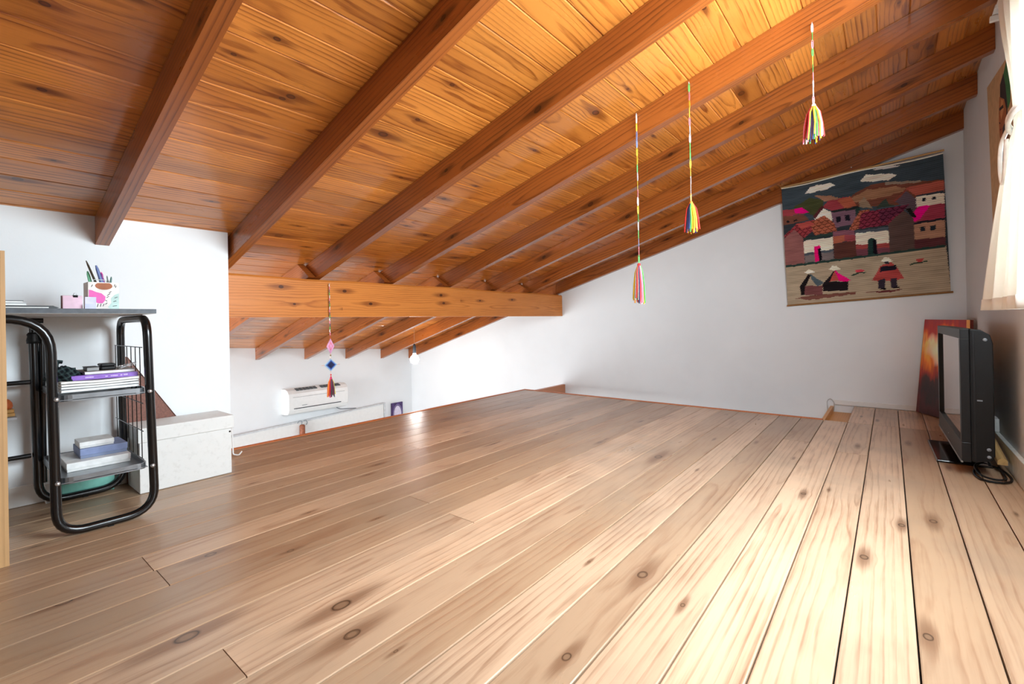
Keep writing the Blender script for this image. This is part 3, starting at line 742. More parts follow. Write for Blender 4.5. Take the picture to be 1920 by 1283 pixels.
chain('longest paper clip chain, leftmost of three under the fourth rafter, ending low with a tassel', -.885, 2.012, 1.605, .925, .745,
      [w_, y_, b_, b_, y_, y_, g_, w_, y_, p_, w_, y_, g_, w_, g_, b_, p_, g_], ['green', 'yellow', 'yellow', 'orange', 'white', 'red', 'white', 'navy', 'red', 'pink', 'pink', 'green'], .030, 'red', 2.022)
chain('middle paper clip chain of three under the fourth rafter, with a yellow and red tassel', -.647, 2.012, 1.668, 1.165, 1.035,
      [g_, p_, y_, y_, p_, w_, w_, g_, g_, y_, y_, w_, w_, o_], ['red', 'pink', 'red', 'navy', 'blue', 'navy', 'green', 'yellow', 'yellow', 'orange', 'yellow', 'pink'], .032, 'orange', 2.022)
chain('shortest paper clip chain, rightmost of the three under the fourth rafter, with a bushy tassel', -.204, 2.012, 1.735, 1.442, 1.312,
      [w_, g_, p_, g_, y_, g_, p_, w_, w_, p_], ['red', 'pink', 'navy', 'red', 'yellow', 'navy', 'yellow', 'green', 'yellow', 'white', 'pink', 'pink'], .036, 'white', 2.022)

# god's eye charm on the cross beam
dc = thing('hanging_charm', 'yarn charm with pink and blue diamonds and a dark tassel, hanging from the cross beam', 'hanging charm', (-2.742, 1.542, .927))
m = MB(); m.tube([(-.012, 0, .0), (.004, 0, 0), (.004, 0, .005)], .0018, 6); m.build('nail', M_chrome, dc)
m = MB()
for k in range(18):
    z0 = -.018 * k; dx = .0016 * math.sin(k * 1.9)
    m.tube([(.002 + dx, .0012, z0), (.002, -.002 + dx, z0 - .010), (.002, .0015, z0 - .0185)], .0028, 6, k % 4)
m.build('braided_cord', [YM['white'], YM['pink'], YM['grey'], YM['green']], dc)
def gods_eye(zc_, hw, hh, cols, name, sticks):
    m = MB(); n = 9
    for k in range(n):
        s0 = (k + 1) / n; t_ = .004 * (1 - k / n) + .0016
        ring_ = [(.003 + t_, 0, zc_ + hh * s0), (.003 + t_, hw * s0, zc_), (.003 + t_, 0, zc_ - hh * s0), (.003 + t_, -hw * s0, zc_)]
        m.tube(ring_, .0022, 6, k * len(cols) // n, closed=True)
        ring2 = [(.003 - t_, p[1], p[2]) for p in ring_]; m.tube(ring2, .0022, 6, k * len(cols) // n, closed=True)
    m.lathe([(0, -.006), (.006, 0), (0, .006)], (.003, 0, zc_), 8, 0)
    m.build(name, [YM[c] for c in cols], dc)
    m = MB(); m.tube([(.003, -sticks[0], zc_), (.003, sticks[0], zc_)], .0016, 6); m.tube([(.003, 0, zc_ - sticks[1]), (.003, 0, zc_ + sticks[1])], .0016, 6)
    m.build('cross_sticks', plain('pale_stick', 'e8b9a0', .6), dc)
gods_eye(-.394, .023, .046, ['lilac', 'pink', 'lilac', 'lilac'], 'pink_diamond', (.024, .05))
gods_eye(-.512, .040, .038, ['navy', 'navy', 'blue', 'sky'], 'blue_diamond', (.062, .055))
m = MB()
for z_, c_ in ((-.452, 0), (-.462, 1), (-.575, 2), (-.588, 2)): m.lathe([(0, .005), (.0045, .003), (.0045, -.003), (0, -.005)], (.003, 0, z_), 10, c_)
m.tube([(.003, 0, -.33), (.003, 0, -.63)], .0013, 6, 2)
m.build('beads', [plain('brass_bead', '8a7a4a', .4), YM['white'], YM['red']], dc)
tassel(dc, (.003, 0), -.588 - .008, -.712, .026, ['maroon', 'grey', 'navy', 'orange', 'yellow', 'red', 'orange', 'magenta', 'red', 'maroon', 'grey', 'navy'], 'magenta')

# ------------------------------------------------------------------ woven tapestry
TAP = """3c4b55:-13,-23 1002,-22 999,415 -18,303|ac9676:-15,672 989,666 1004,1017 -16,1027|464b23:80,180 202,127 286,171 283,251 224,284 99,209|a56e4b:222,114 334,148 424,198 295,184|783e2a:442,203 514,159 602,127 702,132 859,169 997,195 995,312 726,320 474,272|a06a40:450,210 566,161 733,172 811,213 697,238 493,243|967d69:677,125 875,165 874,180 676,149|ebdecd:164,88 206,34 339,44 370,71 318,89|ebdecd:526,85 563,45 705,68 748,91 702,116 569,102|c8c3be:607,13 682,8 767,19 739,32 623,23|b94b32:787,207 819,195 997,198 996,284 847,272|5f4b55:720,286 790,224 846,296 846,400 803,401 766,329|8c3a2a:716,285 789,210 794,222 727,294|e1d2be:843,279 996,287 994,365 844,358|232832:878,302 896,303 895,326 877,324|232832:930,304 948,304 949,326 930,325|323c46:847,271 996,271 995,290 847,280|a52341:772,479 844,358 994,365 991,470 839,468|eb0f82:772,479 851,358 920,359 863,448|282832:827,482 839,467 991,470 990,485 831,483|af7855:823,484 991,484 987,610 822,599|232d37:857,509 883,510 883,546 857,544|232d37:912,510 941,512 941,545 912,544|5f2d32:822,596 988,608 987,671 819,664|a52837:279,227 314,189 442,184 476,228 496,272 338,271|b95023:378,195 460,185 501,273 421,273|e1d7c8:218,306 279,232 337,286 339,355 240,348|5a2328:212,287 275,214 289,231 227,310|967859:511,247 547,212 594,313 518,284|37463c:620,306 672,253 695,302 726,320 619,317|7d5569:333,279 491,287 486,408 350,411|1e1c28:363,326 394,327 393,372 364,372|1e1c28:421,327 452,328 452,373 422,372|282d2d:333,271 509,275 517,299 337,288|233c37:487,294 518,282 516,317 489,348|a52d37:-8,190 100,197 182,251 -5,248|eb0f82:84,199 140,194 188,250 88,237|78412d:-5,245 147,255 184,310 0,321|1e1c20:24,288 46,289 46,307 23,304|1e1c20:75,289 100,290 100,304 74,302|a52832:-10,422 94,326 222,316 219,399 148,452|b95528:183,333 290,298 352,380 367,446 216,447|be3c2d:94,326 193,324 221,353 131,381|965550:-8,446 76,370 135,453 138,665 -11,669|e4d7c3:137,477 336,485 335,584 137,585|2d413c:138,454 349,442 379,440 348,473 142,473|4b555f:137,583 335,582 335,605 139,607|786969:139,604 335,603 335,670 139,673|e6146e:207,539 246,534 252,558 238,563 237,662 209,663|19141e:232,564 251,556 258,659 237,662|874b5f:338,440 475,451 477,509 338,482|b9552d:338,480 411,483 409,535 338,539|a53741:411,483 480,494 480,541 409,535|5f3228:338,539 482,539 481,663 336,672|b9552d:440,446 517,310 577,316 546,421 484,460|8c1e3c:524,330 806,328 688,458 502,453|6e2342:627,340 806,330 756,380 639,440|4b555f:479,463 679,470 680,500 482,488|e4d7c3:481,483 683,498 681,597 480,576|aa3732:480,574 681,594 681,632 480,610|7d3c4b:481,608 681,630 681,673 480,665|1e3c37:549,674 556,549 580,538 605,555 609,679|19141e:584,555 602,555 609,676 582,678|5c443e:680,449 773,365 826,438 821,664 680,672|23201e:781,354 812,359 844,433 817,427|28413a:-11,664 986,664 986,681 -9,682|7d4638:54,952 165,939 462,942 462,958 163,976|6e282d:523,952 764,956 658,970|1e191c:94,854 158,757 174,776 129,864 131,929 98,931|4b5f69:168,758 261,846 216,871 180,812|7d4141:131,853 250,870 247,943 124,929|231c20:253,914 251,856 335,753 350,778 303,840 420,855 414,924|eb1478:335,753 431,845 413,857 359,842|be3c28:335,762 361,838 299,839|ebe1cd:129,741 160,722 179,730 207,752 158,758|ebe1cd:296,740 323,717 350,721 375,747 335,759|b9322d:566,869 621,762 684,740 715,782 753,874 702,887|231e2d:621,770 711,768 716,803 617,807|372d3c:604,868 646,863 639,935 601,931|372d3c:675,864 711,866 714,938 677,934|19141a:614,929 649,939 646,951 613,941|19141a:688,931 724,937 722,948 688,941|ebe1cd:625,726 649,700 673,706 694,737 659,746|32323c:645,733 674,736 672,755 647,751|be322d:824,741 870,743 857,767 834,763|284637:787,777 834,763 888,766 888,774 834,774 791,786|d24655:466,772 527,775 513,795 473,793|284637:437,807 478,793 530,792 532,800 486,805 441,814"""
TL, TR, BL, BR = Vector((-.654, 0, 1.698)), Vector((.292, 0, 1.752)), Vector((-.625, 0, .762)), Vector((.317, 0, .82))
def tq(u, v): return (TL.lerp(TR, u)).lerp(BL.lerp(BR, u), v)
pol = []
for l in TAP.split('|'):
    if not l.strip(): continue
    c, p = l.split(':'); pp = [tuple(int(q) / 1000 for q in w.split(',')) for w in p.split()]
    xs = [q[0] for q in pp]; ysv = [q[1] for q in pp]
    pol.append((lin(c), pp, min(xs), max(xs), min(ysv), max(ysv)))
def inside(x, y, P):
    r = False; j = len(P) - 1
    for i in range(len(P)):
        if (P[i][1] > y) != (P[j][1] > y) and x < (P[j][0] - P[i][0]) * (y - P[i][1]) / (P[j][1] - P[i][1]) + P[i][0]: r = not r
        j = i
    return r
NU, NV = 230, 210
ROOFS = [i for i, l in enumerate([q for q in TAP.split('|') if q.strip()]) if l[:6] in ('a52832', 'b95528', '8c1e3c', '6e2342', 'b9552d') and pol[i][3] - pol[i][2] > .12]
def tz(u, v):
    p = tq(u, v); sag = .010 * math.sin(u * PI * 3) * (1 - v) ** 4 * .6
    Y = 4.190 + .042 * v - .006 * math.sin(u * 7 + v * 3) * v * (1 - v) * 2; k = Y / 4.23
    return Vector((p.x * k, Y, .67 + (p.z - .67) * k - sag - .004 * (1 - v)))
vs = [tz(i / NU, j / NV) for j in range(NV + 1) for i in range(NU + 1)]
fs = []; cols = []
for j in range(NV):
    for i in range(NU):
        a = j * (NU + 1) + i; fs.append((a, a + NU + 1, a + NU + 2, a + 1))
        u, v = (i + .5) / NU, (j + .5) / NV
        uj = u + .003 * math.sin(j * 2.4) ; vj = v + .002 * math.sin(i * .35)
        c = (.03, .04, .05, 1)
        for pi in range(len(pol) - 1, -1, -1):
            cc, P, x0, x1, y0, y1 = pol[pi]
            if x0 <= uj <= x1 and y0 <= vj <= y1 and inside(uj, vj, P):
                c = cc
                if pi in ROOFS:
                    rr = v * 42 + u * 4; row = math.floor(rr); fx = (u * 26 + .5 * (row % 2)) % 1 - .5
                    if abs((rr - row) - (.85 - 2.4 * fx * fx)) < .17: c = (c[0] * .35, c[1] * .35, c[2] * .4, 1)
                break
        gy = (c[0] * .3 + c[1] * .55 + c[2] * .15)
        if c[0] < .6: c = tuple(q * .76 + gy * .24 for q in c[:3])
        k = 1 + .20 * math.sin(j * 2.1) + .24 * noise.noise(Vector((u * 9, v * 60, 1))) + .10 * noise.noise(Vector((u * 3, v * 30, 5)))
        if v < .008: c = lin('e4dccb')
        cols.append((min(1, c[0] * k * 1.25), min(1, c[1] * k * 1.25), min(1, c[2] * k * 1.25), 1))
tp = thing('tapestry', 'woven wall hanging with a village, red roofs and three figures in hats', 'tapestry', (0, 0, 0))
mb = MB(); mb.add(vs, fs)
# back cloth and edges give it thickness
b0 = len(mb.v); edge = [(i, 0) for i in range(NU + 1)] + [(NU, j) for j in range(1, NV + 1)] + [(i, NV) for i in range(NU - 1, -1, -1)] + [(0, j) for j in range(NV - 1, 0, -1)]
ev = [tz(i / NU, j / NV) for i, j in edge]
mb.add(ev + [Vector((p.x, p.y + .006, p.z)) for p in ev], [(k, (k + 1) % len(ev), len(ev) + (k + 1) % len(ev), len(ev) + k) for k in range(len(ev))], 1)
g = G('woven_wool'); at = g.attr('weave'); a, b, c = g.sep(g.obj())
nz = g.noise(g.obj(), 300, 2); rib = g.m('SINE', g.m('MULTIPLY', c, 900))
M_tap = g.done(g.bsdf(at.outputs['Color'], .95, 0, .05, g.bump(g.m('ADD', g.m('MULTIPLY', rib, .5), nz), .0015, .7)))
to = mb.build('woven_cloth', [M_tap, plain('wool_edge', 'b09a78', .95)], tp, normals=False)
ca = to.data.color_attributes.new('weave', 'FLOAT_COLOR', 'CORNER') if False else to.data.attributes.new('weave', 'FLOAT_COLOR', 'FACE')
full = [q for c in cols for q in c] + [.4, .35, .28, 1] * (len(to.data.polygons) - len(cols)); ca.data.foreach_set('color', full)
m = MB(); m.tube([tz(0, 0) + Vector((-.006, .004, .004)), tz(1, 0) + Vector((.006, .004, .016))], .0065, 8); m.build('top_rod', M_batten, tp)
m = MB(); m.tube([tz(0, 1) + Vector((-.006, .004, -.006)), tz(1, 1) + Vector((.012, .004, -.006))], .0065, 8); m.build('bottom_rod', plain('brown_rod', '9a6a34', .6), tp)
m = MB(); m.lathe([(0, .012), (.004, .012), (.004, .009), (.0015, .008), (.0015, -.004)], (-.2, 4.184, 1.745), 10, 0, Matrix.Rotation(-PI/2, 3, 'X') @ Matrix.Rotation(PI, 3, 'X')); m.build('hanging_nail', M_chrome, tp)

# ------------------------------------------------------------------ canvas leaning in the far corner
A0, A1 = Vector((.145, 4.205, .004)), Vector((.335, 3.86, .004))
A1 = A0 + (A1 - A0).normalized() * .46
T0, T1 = Vector((.200, 4.222, .632)), Vector((.378, 3.79, .630))
NU2, NV2 = 60, 90; vs = []; fs = []; cols = []
pn = (T0 - A0).cross(A1 - A0).normalized()
if pn.y > 0: pn = -pn
def cp(u, v): return A0.lerp(A1, u).lerp(T0.lerp(T1, u), v)
for j in range(NV2 + 1):
    for i in range(NU2 + 1): vs.append(cp(i / NU2, j / NV2) + pn * .018)
stops = [(0, '3a1a1c'), (.12, '4a2026'), (.22, '2c2024'), (.36, '3c2424'), (.46, 'a03422'), (.55, 'd8721c'), (.64, 'e8a030'), (.74, 'f0c060'), (.82, 'd8661c'), (.9, 'b02c20'), (1.0, '94202a')]
def grad(t):
    for k in range(len(stops) - 1):
        if t <= stops[k + 1][0]:
            f = (t - stops[k][0]) / (stops[k+1][0] - stops[k][0]); a, b = lin(stops[k][1]), lin(stops[k+1][1]); return [a[q] * (1 - f) + b[q] * f for q in range(3)]
    return lin(stops[-1][1])[:3]
for j in range(NV2):
    for i in range(NU2):
        a = j * (NU2 + 1) + i; fs.append((a, a + 1, a + NU2 + 2, a + NU2 + 1))
        u, v = (i + .5) / NU2, (j + .5) / NV2
        t = v + .14 * noise.noise(Vector((u * 5, v * 5, 2))) + .07 * noise.noise(Vector((u * 22, v * 9, 4)))
        c = grad(max(0, min(1, t))); d = math.hypot((u - .38) / .26, (v - .70) / .15) + .5 * noise.noise(Vector((u * 8, v * 8, 9)))
        k = max(0, min(1, 1.15 - d)); wht = lin('f6ecd0'); c = [c[q] * (1 - k) + wht[q] * k for q in range(3)]
        if u < .07 or u > .9: c = [c[0] * .8 + .05, c[1] * .7, c[2] * .8]
        if u > .93 and v > .8: c = list(lin('e0a050')[:3])
        cols.append((min(1, c[0] * 1.35), min(1, c[1] * 1.3), min(1, c[2] * 1.25), 1))
cv = thing('canvas_painting', 'orange and red abstract canvas leaning in the corner behind the television', 'painting')
mb = MB(); mb.add(vs, fs)
g = G('oil_paint'); M_oil = g.done(g.bsdf(g.attr('weave').outputs['Color'], .45, 0, .4, g.bump(g.noise(g.obj(), 160, 3), .001, .5)))
co = mb.build('painted_front', M_oil, cv, normals=False); ca = co.data.attributes.new('weave', 'FLOAT_COLOR', 'FACE'); ca.data.foreach_set('color', [q for c in cols for q in c])
eg = [(i / 12, 0) for i in range(13)] + [(1, j / 12) for j in range(1, 13)] + [(i / 12, 1) for i in range(11, -1, -1)] + [(0, j / 12) for j in range(11, 0, -1)]
mb = MB(); n = len(eg); vs = [cp(*q) + pn * .0179 for q in eg] + [cp(*q) for q in eg] + [cp(.06 + .88 * a, .06 + .88 * b) for a, b in eg] + [cp(.06 + .88 * a, .06 + .88 * b) + pn * .010 for a, b in eg]
mb.add(vs, [(r_ * n + k, r_ * n + (k + 1) % n, (r_ + 1) * n + (k + 1) % n, (r_ + 1) * n + k) for r_ in range(3) for k in range(n)]); mb.build('stretcher', plain('painted_canvas_edge', '7a2a20', .6), cv)

# ------------------------------------------------------------------ television
tv = thing('television', 'black flat screen television standing on the floor by the right wall', 'television', (.212, 3.05, 0), math.radians(1.43))
hw = .402; z0, z1 = .060, .606
m = MB()   # bezel: four bars around the screen
m.box(0, .028, -hw, hw, z1 - .040, z1); m.box(0, .028, -hw, hw, z0, z0 + .080); m.box(0, .028, -hw, -hw + .032, z0 + .08, z1 - .04); m.box(0, .028, hw - .032, hw, z0 + .08, z1 - .04)
bz = m.build('bezel', M_charc, tv, bevel=.002)
m = MB(); m.box(.010, .0275, -hw + .032, hw - .032, z0 + .08, z1 - .04); m.build('screen', M_screen, tv)
m = MB(); m.box(-.003, .004, -hw, hw, z0 - .004, z0 + .004); m.build('silver_strip', M_silver, tv, bevel=.001)
m = MB(); m.box(-.0012, 0, -.012, .012, z0 + .034, z0 + .039); m.build('badge', M_silver, bz)
m = MB(); sec = [(.0285, z0 + .004), (.042, z0), (.088, z0 + .012), (.098, z0 + .035), (.098, z1 - .06), (.090, z1 - .025), (.062, z1 - .004), (.0285, z1 - .001)]
m.prism([(a, -hw + .004, b) for a, b in sec], (0, 2 * hw - .008, 0)); m.build('back_shell', M_blackpl, tv, bevel=.004)
m = MB(); m.box(.036, .044, -hw + .0015, -hw + .0035, z0 + .01, z1 - .01); m.build('side_ridge', M_charc, tv, bevel=.0008)
for (x, z) in ((.074, .592 - .03), (.080, .118), (.080, .088)):
    m = MB(); m.lathe([(0, .004), (.0055, .003), (.007, 0), (.007, -.003)], (x, -hw + .003, z), 12, 0, Matrix.Rotation(PI/2, 3, 'X')); m.build('screw_cap', M_grey, tv)
m = MB(); m.box(.048, .064, -hw + .001, -hw + .0038, .318, .322, 0); m.box(.048, .064, -hw + .001, -hw + .0038, .312, .3175, 1); m.build('side_slot', [M_dark, M_grey], tv)
m = MB(); m.box(-.062, .118, -.215, .215, .001, .011); m.build('base', plain('gloss_black', '141416', .12, spec=.7), tv, bevel=.003)
m = MB(); m.box(-.063, -.0615, -.213, .213, .003, .010); m.build('base_edge', M_silver, tv)
m = MB(); m.box(.035, .085, -.09, .09, .0115, .20); m.build('neck', M_blackpl, tv, bevel=.004)
m = MB()
cpt = [(.336, 2.95, .09), (.330, 2.93, .012), (.285, 2.83, .006), (.262, 2.70, .006), (.274, 2.615, .006), (.315, 2.598, .006), (.352, 2.625, .006), (.368, 2.69, .006), (.360, 2.79, .007), (.33, 2.86, .008), (.30, 2.88, .012), (.275, 2.80, .013), (.272, 2.70, .0125), (.285, 2.635, .0125), (.318, 2.612, .0125), (.345, 2.64, .0125), (.35, 2.72, .012), (.352, 2.85, .008)]
def smooth(P, n=6):
    P = [Vector(p) for p in P]; out = []
    for i in range(len(P) - 1):
        a, b, c, d = P[max(i-1, 0)], P[i], P[i+1], P[min(i+2, len(P)-1)]
        for k in range(n):
            t = k / n; out.append(.5 * (2*b + (c-a)*t + (2*a-5*b+4*c-d)*t*t + (3*b-a-3*c+d)*t**3))
    out.append(P[-1]); return out
m.tube(smooth(cpt), .0042, 7); tag(m.build('power_cable', M_blackpl), 'black cable coiled on the floor beside the television', 'cable')
pg = thing('power_plug', 'grey power adapter on the right wall behind the television', 'plug')
m = MB(); M = Matrix.Translation((.356, 3.19, .132)) @ Matrix.Rotation(.5, 4, 'Z')
m.box(-.016, .016, -.045, .045, -.018, .018, 0, M); m.build('body', M_grey, pg, bevel=.006)
m = MB(); m.box(.376, .392, 3.13, 3.22, .108, .17); m.build('socket_plate', M_white, pg, bevel=.003)
mb = MB()
P0, P1 = Vector((.3535, 2.765, .047)), Vector((.3535, 3.10, .088))
d_ = (P1 - P0).normalized(); sx = Vector((1, 0, 0)); sz = sx.cross(d_)
def ring(t):
    c = P0.lerp(P1, t); h = .0150
    return [c + (-sx - sz * .6) * h, c + (sx - sz * .6) * h, c + (sx + sz * .6) * h, c + (sx * .4 + sz * 1.2) * h, c + (-sx * .4 + sz * 1.2) * h, c + (-sx + sz * .6) * h]
wbeam(mb, ring, 2, .34, 0); tag(mb.build('wooden_batten', M_batten, bevel=.001), 'pale wooden batten propped between television and right wall', 'batten')

# ------------------------------------------------------------------ portrait poster on the right wall
PP = """2f7a4a:2786,1716 2712,1685 2728,1523 2773,1507 2834,1584 2859,1684|23222c:2935,1668 2859,1688 2818,1623 2783,1521 2793,1425 2834,1467 2849,1555 2941,1611|a8643c:2953,1623 2847,1575 2806,1518 2813,1453 2871,1454 2923,1425 2959,1445 2969,1479 2976,1529|c98d5c:2917,1600 2870,1579 2863,1537 2915,1509 2936,1539|2a2024:2958,1573 2872,1561 2862,1544 2947,1559|2a2024:2965,1516 2928,1499 2953,1502|8c3030:2955,1482 2894,1465 2932,1465|2c2a34:2882,1464 2822,1472 2819,1395 2850,1318 2798,1149 2843,1154 2896,1330|9c6048:2822,1478 2773,1397 2749,1313 2789,1236 2834,1246 2846,1351|b07a58:2950,1297 2873,1324 2843,1158 2949,1061 2995,1116"""
po = thing('poster', 'tan poster of a face with a green headscarf, beside the curtain', 'poster')
m = MB(); q4 = [(XR - .003, 3.275, 1.785), (XR - .003, 2.60, 1.70), (XR - .003, 2.55, .93), (XR - .003, 3.17, .985)]
m.prism(q4, (.0022, 0, 0)); m.build('paper', plain('tan_paper', 'c9a67c', .7), po)
for k, l in enumerate([q for q in PP.split('|') if q.strip()]):
    c, p = l.split(':'); pp = [tuple(int(q) / 1000 for q in w.split(',')) for w in p.split()]
    m = MB(); m.prism([(XR - .003 - .0003 * (k + 1), a, b) for a, b in pp], (.0002, 0, 0))
    m.build('painted_shape', plain('paint_%d' % k, c, .7), po)

# ------------------------------------------------------------------ curtain
g = G('cream_curtain'); P_ = g.obj(); nz = g.noise(P_, 500, 2)
df = g.n('ShaderNodeBsdfDiffuse'); df.inputs[0].default_value = lin('f8f6f0'); tl = g.n('ShaderNodeBsdfTranslucent'); tl.inputs[0].default_value = lin('fbf9f2')
bp = g.bump(nz, .0006, .5); g.nt.links.new(bp, df.inputs['Normal'])
mx = g.n('ShaderNodeMixShader'); mx.inputs[0].default_value = .22; g.nt.links.new(df.outputs[0], mx.inputs[1]); g.nt.links.new(tl.outputs[0], mx.inputs[2])
M_cur = g.done(mx.outputs[0])
cu = thing('curtain', 'cream curtain tied back in the middle, hanging at the right wall window', 'curtain')
m = MB(); NA, NT = 90, 60; vs = []; fs = []
def lerp3(t, a, b, c, tt=.50):
    if t < tt: f = t / tt; f = f * f * (3 - 2 * f); return a + (b - a) * f
    f = (t - tt) / (1 - tt); f = f ** .75; return b + (c - b) * f
for j in range(NT + 1):
    t = j / NT; z = 1.832 - t * 1.152
    far = lerp3(t, 2.50, 2.165, 2.45); near = lerp3(t, 1.75, 2.02, 1.72)
    xo = lerp3(t, .335, .325, .285); amp = lerp3(t, .018, .010, .022)
    for i in range(NA + 1):
        a = i / NA; y = far + (near - far) * a
        x = xo + amp * math.sin(a * 2 * PI * 6.5 + .7 * math.sin(t * 3)) + .006 * math.sin(a * 23 + t * 2)
        vs.append((min(x, .372), y, z - (.012 * (a < .12) * 0)))
for j in range(NT):
    for i in range(NA):
        k = j * (NA + 1) + i; fs.append((k, k + 1, k + NA + 2, k + NA + 1))
m.add(vs, fs, 0, smooth=True)
co = m.build('cloth', M_cur, cu, normals=False); sd = co.modifiers.new('thickness', 'SOLIDIFY'); sd.thickness = .0012
m = MB()
n = NA + 1; hv = vs[-n * 3:]
m.add([(p[0] - .002, p[1], p[2]) for p in hv], [(r_ * n + k, r_ * n + k + 1, (r_ + 1) * n + k + 1, (r_ + 1) * n + k) for r_ in (0, 1) for k in range(NA)], 0, smooth=True)
hm = m.build('hem', M_cur, cu, normals=False); sd = hm.modifiers.new('thickness', 'SOLIDIFY'); sd.thickness = .001
m = MB()
for dz in (0, .014):
    m.tube([(.325 + .030 * math.sin(a), 2.092 + .082 * math.cos(a), 1.262 + dz + .02 * math.cos(a) * -1) for a in [k * 2 * PI / 28 for k in range(28)]], .0065, 7, closed=True)
m.tube(smooth([(.305, 2.170, 1.265), (.292, 2.196, 1.22), (.290, 2.212, 1.15), (.294, 2.205, 1.095), (.298, 2.188, 1.13), (.300, 2.172, 1.23)]), .006, 7)
m.build('tie_back', plain('white_cord', 'f0f0ee', .8), cu)
rd = thing('curtain_rail', 'white curtain rail end above the curtain at the right wall', 'curtain rail')
m = MB(); m.tube([(.34, 2.56, 1.843), (.34, .65, 1.843)], .008, 10); m.build('rail', M_white, rd)
m = MB(); m.box(.316, .392, 2.556, 2.575, 1.792, 1.812); m.build('bracket_arm', M_white, rd, bevel=.002)
m = MB(); m.prism([(.322, 2.575, 1.816), (.348, 2.575, 1.816), (.343, 2.575, 1.853), (.332, 2.575, 1.853)], (0, -.016, 0)); m.build('bracket_plate', M_white, rd, bevel=.002)

# ------------------------------------------------------------------ the room below, seen over the floor edge
ac = thing('air_conditioner', 'white wall mounted air conditioner on the low wall of the room below', 'air conditioner')
Y0, Y1 = 2.405, 3.135
sec = [(-5.349, -.052), (-5.25, -.050), (-5.205, -.066), (-5.178, -.10), (-5.168, -.15), (-5.172, -.285), (-5.195, -.325), (-5.24, -.338), (-5.349, -.342)]
m = MB(); m.prism([(a, Y0, b) for a, b in sec], (0, Y1 - Y0, 0)); sh = m.build('shell', M_acw, ac, bevel=.008, seg=3)
m = MB()
for k in range(13):
    y = Y0 + .10 + k * .042
    if k == 6: continue
    for q in range(4):
        x = -5.245 + q * .016; m.box(x, x + .009, y, y + .034, -.053 - q * .006, -.0465 - q * .005)
m.build('air_grille', M_acd, sh)
m = MB(); m.box(-5.170, -5.1665, Y0 + .05, Y1 - .05, -.142, -.137, 1); m.box(-5.172, -5.1655, Y0 + .06, Y1 - .1, -.27, -.262, 0); m.build('outlet_slot', [plain('slot_dark', '3a3d40', .6), plain('seam_grey', 'b9bcbc', .6)], ac)
m = MB(); m.box(-5.1668, -5.1655, Y0 + .15, Y0 + .21, -.24, -.235); m.build('badge', M_grey, sh)
m = MB(); m.tube(smooth([(-5.25, 3.02, -.34), (-5.26, 3.08, -.37), (-5.30, 3.2, -.39), (-5.335, 3.34, -.41)]), .006, 7); m.build('drain_hose', M_grey, ac)
wp = thing('wall_panel', 'long white boxed panel along the low wall under the air conditioner', 'panel')
m = MB(); m.prism([(XE, 1.2, -.50), (XE, 3.74, -.405), (XE, 3.74, -1.5), (XE, 1.2, -1.5)], (.05, 0, 0)); m.build('board', M_white, wp, bevel=.012)
m = MB(); m.prism([(XE, 1.2, -.492), (XE, 3.76, -.397), (XE, 3.76, -.412), (XE, 1.2, -.508)], (.062, 0, 0)); m.prism([(XE, 3.742, -.41), (XE, 3.764, -.41), (XE, 3.764, -1.5), (XE, 3.742, -1.5)], (.056, 0, 0)); m.build('top_moulding', plain('grey_white_moulding', 'd4d7da', .5), wp, bevel=.003)
hk = thing('hanging_ornament', 'small brown wooden ornament hanging on hooks over the white panel', 'ornament')
m = MB(); m.tube(smooth([(-5.29, 2.56, -.46), (-5.282, 2.57, -.436), (-5.275, 2.60, -.44), (-5.275, 2.60, -.475)]), .005, 6); m.tube(smooth([(-5.29, 2.63, -.44), (-5.28, 2.655, -.44), (-5.275, 2.665, -.465), (-5.285, 2.66, -.49)]), .005, 6); m.build('wire_hook', plain('grey_wire', '8f979c', .4), hk)
m = MB(); m.lathe([(0, -.475), (.022, -.478), (.030, -.49), (.030, -.60), (.024, -.66), (0, -.70)], (-5.262, 2.60, 0), 12); m.build('wooden_body', plain('reddish_wood', '9c5a3c', .6, var=.2, scale=60), hk)
pc = thing('picture', 'small purple picture with a pale oval on the low wall of the room below', 'picture')
m = MB(); m.box(XE, XE + .018, 3.885, 4.075, -.72, -.432); m.build('frame', plain('purple_frame', '4a2f6a', .5, var=.2, scale=25), pc, bevel=.003)
m = MB(); m.prism([(XE + .0182, 3.985 + .062 * math.cos(a), -.60 + .125 * math.sin(a)) for a in [k * PI / 14 for k in range(28)]], (.0012, 0, 0)); m.build('pale_oval', plain('pale_lilac', 'ddd5ea', .6), pc)
m = MB(); m.tube([(XE + .0185, 3.985 + .075 * math.cos(a), -.60 + .142 * math.sin(a)) for a in [k * PI / 14 for k in range(28)]], .003, 5, closed=True); m.build('lilac_ring', plain('lilac', 'a79bc8', .6), pc)
lb = thing('light_bulb', 'bare white glowing light bulb hanging on a cord behind the cross beam', 'light bulb', (-4.20, 3.385, .27))
m = MB(); m.tube([(0, 0, .165), (0, 0, .62)], .0028, 6); m.build('cord', plain('copper_cord', 'b98a68', .6), lb)
m = MB(); m.lathe([(0, .165), (.010, .162), (.017, .14), (.020, .06), (.018, .055), (0, .055)], (0, 0, 0), 14); m.build('socket', plain('dark_socket', '3a4048', .4), lb)
g = G('lit_bulb'); e = g.n('ShaderNodeEmission'); e.inputs[0].default_value = (1, .97, .93, 1); e.inputs[1].default_value = 70; M_bulb = g.done(e.outputs[0])
m = MB(); m.lathe([(0, .055), (.016, .055), (.020, .038), (.042, .015), (.050, -.015), (.042, -.045), (.022, -.062), (0, -.066)], (0, 0, 0), 18); m.build('glass_bulb', M_bulb, lb)
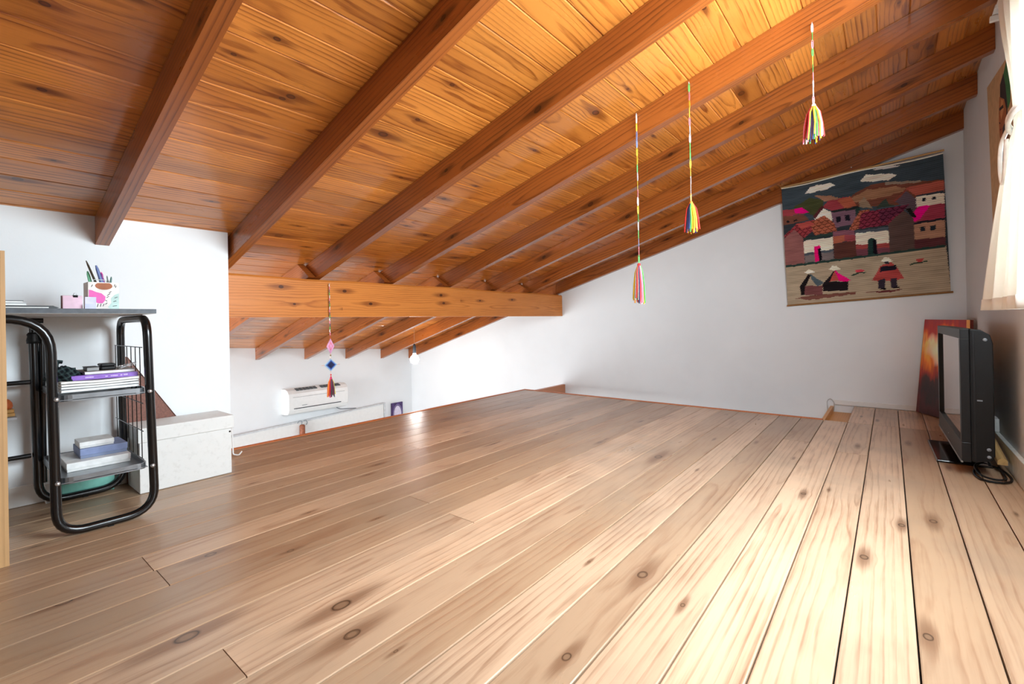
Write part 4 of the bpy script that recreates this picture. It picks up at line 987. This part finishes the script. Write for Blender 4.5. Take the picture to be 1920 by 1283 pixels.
m = MB(); m.tube(smooth([(-.372, YF - .012, -.10), (-.376, YF - .012, -.02), (-.377, YF - .012, .022), (-.357, YF - .012, .042), (-.334, YF - .014, .012), (-.338, YF - .012, -.05)]), .0028, 6)
tag(m.build('thin_wire', plain('pale_grey_wire', 'c9cac8', .5)), 'thin pale wire looping over the far end of the low white strip', 'wire')

# ------------------------------------------------------------------ light
def area(name, loc, target, sx, sy, power, col=(1, 1, 1)):
    d = bpy.data.lights.new(name, 'AREA'); d.shape = 'RECTANGLE'; d.size = sx; d.size_y = sy; d.energy = power; d.color = col
    o = bpy.data.objects.new(name, d); COL.objects.link(o); o.location = loc
    o.rotation_euler = (Vector(target) - Vector(loc)).to_track_quat('-Z', 'Y').to_euler(); return o
area('window_daylight', (XR + .20, 1.50, 1.25), (-1.3, 1.85, -.15), 1.45, .95, 132, (.82, .935, 1))
area('lower_window_daylight', (-4.1, YB + .05, -.5), (-4.0, 4, -.3), 2.2, 1.6, 150, (.93, .97, 1))
area('back_fill_light', (-1.4, YB + .04, .65), (-.7, 4, .1), 1.1, .7, 6, (.88, .95, 1))  # added weak cool fill from behind, brightens far wall and right corner
wd = bpy.data.worlds.new('sky'); SC.world = wd; wd.use_nodes = True
bg = wd.node_tree.nodes['Background']; sk = wd.node_tree.nodes.new('ShaderNodeTexSky'); sk.sun_disc = False if hasattr(sk, 'sun_disc') else None
sk.sun_elevation = .7; wd.node_tree.links.new(sk.outputs[0], bg.inputs[0]); bg.inputs[1].default_value = .25

# ------------------------------------------------------------------ camera
cd = bpy.data.cameras.new('camera'); cam = bpy.data.objects.new('camera', cd); COL.objects.link(cam); SC.camera = cam
yw, pt, rl = -.68388, .0021, -.01758
f = Vector((math.sin(yw) * math.cos(pt), math.cos(yw) * math.cos(pt), math.sin(pt))); rt = Vector((math.cos(yw), -math.sin(yw), 0)); up = rt.cross(f)
rt2 = math.cos(rl) * rt + math.sin(rl) * up; up2 = -math.sin(rl) * rt + math.cos(rl) * up
cam.matrix_world = Matrix(((rt2.x, up2.x, -f.x, 0), (rt2.y, up2.y, -f.y, 0), (rt2.z, up2.z, -f.z, .67), (0, 0, 0, 1)))
cd.sensor_fit = 'HORIZONTAL'; cd.sensor_width = 36; cd.lens = 868.97 / 1920 * 36; cd.shift_y = -40.57 / 1920; cd.clip_start = .02
SC.view_settings.view_transform = 'Standard'; SC.view_settings.look = 'None'; SC.view_settings.gamma = 1
SC.view_settings.use_curve_mapping = False; SC.view_settings.exposure = 0.33
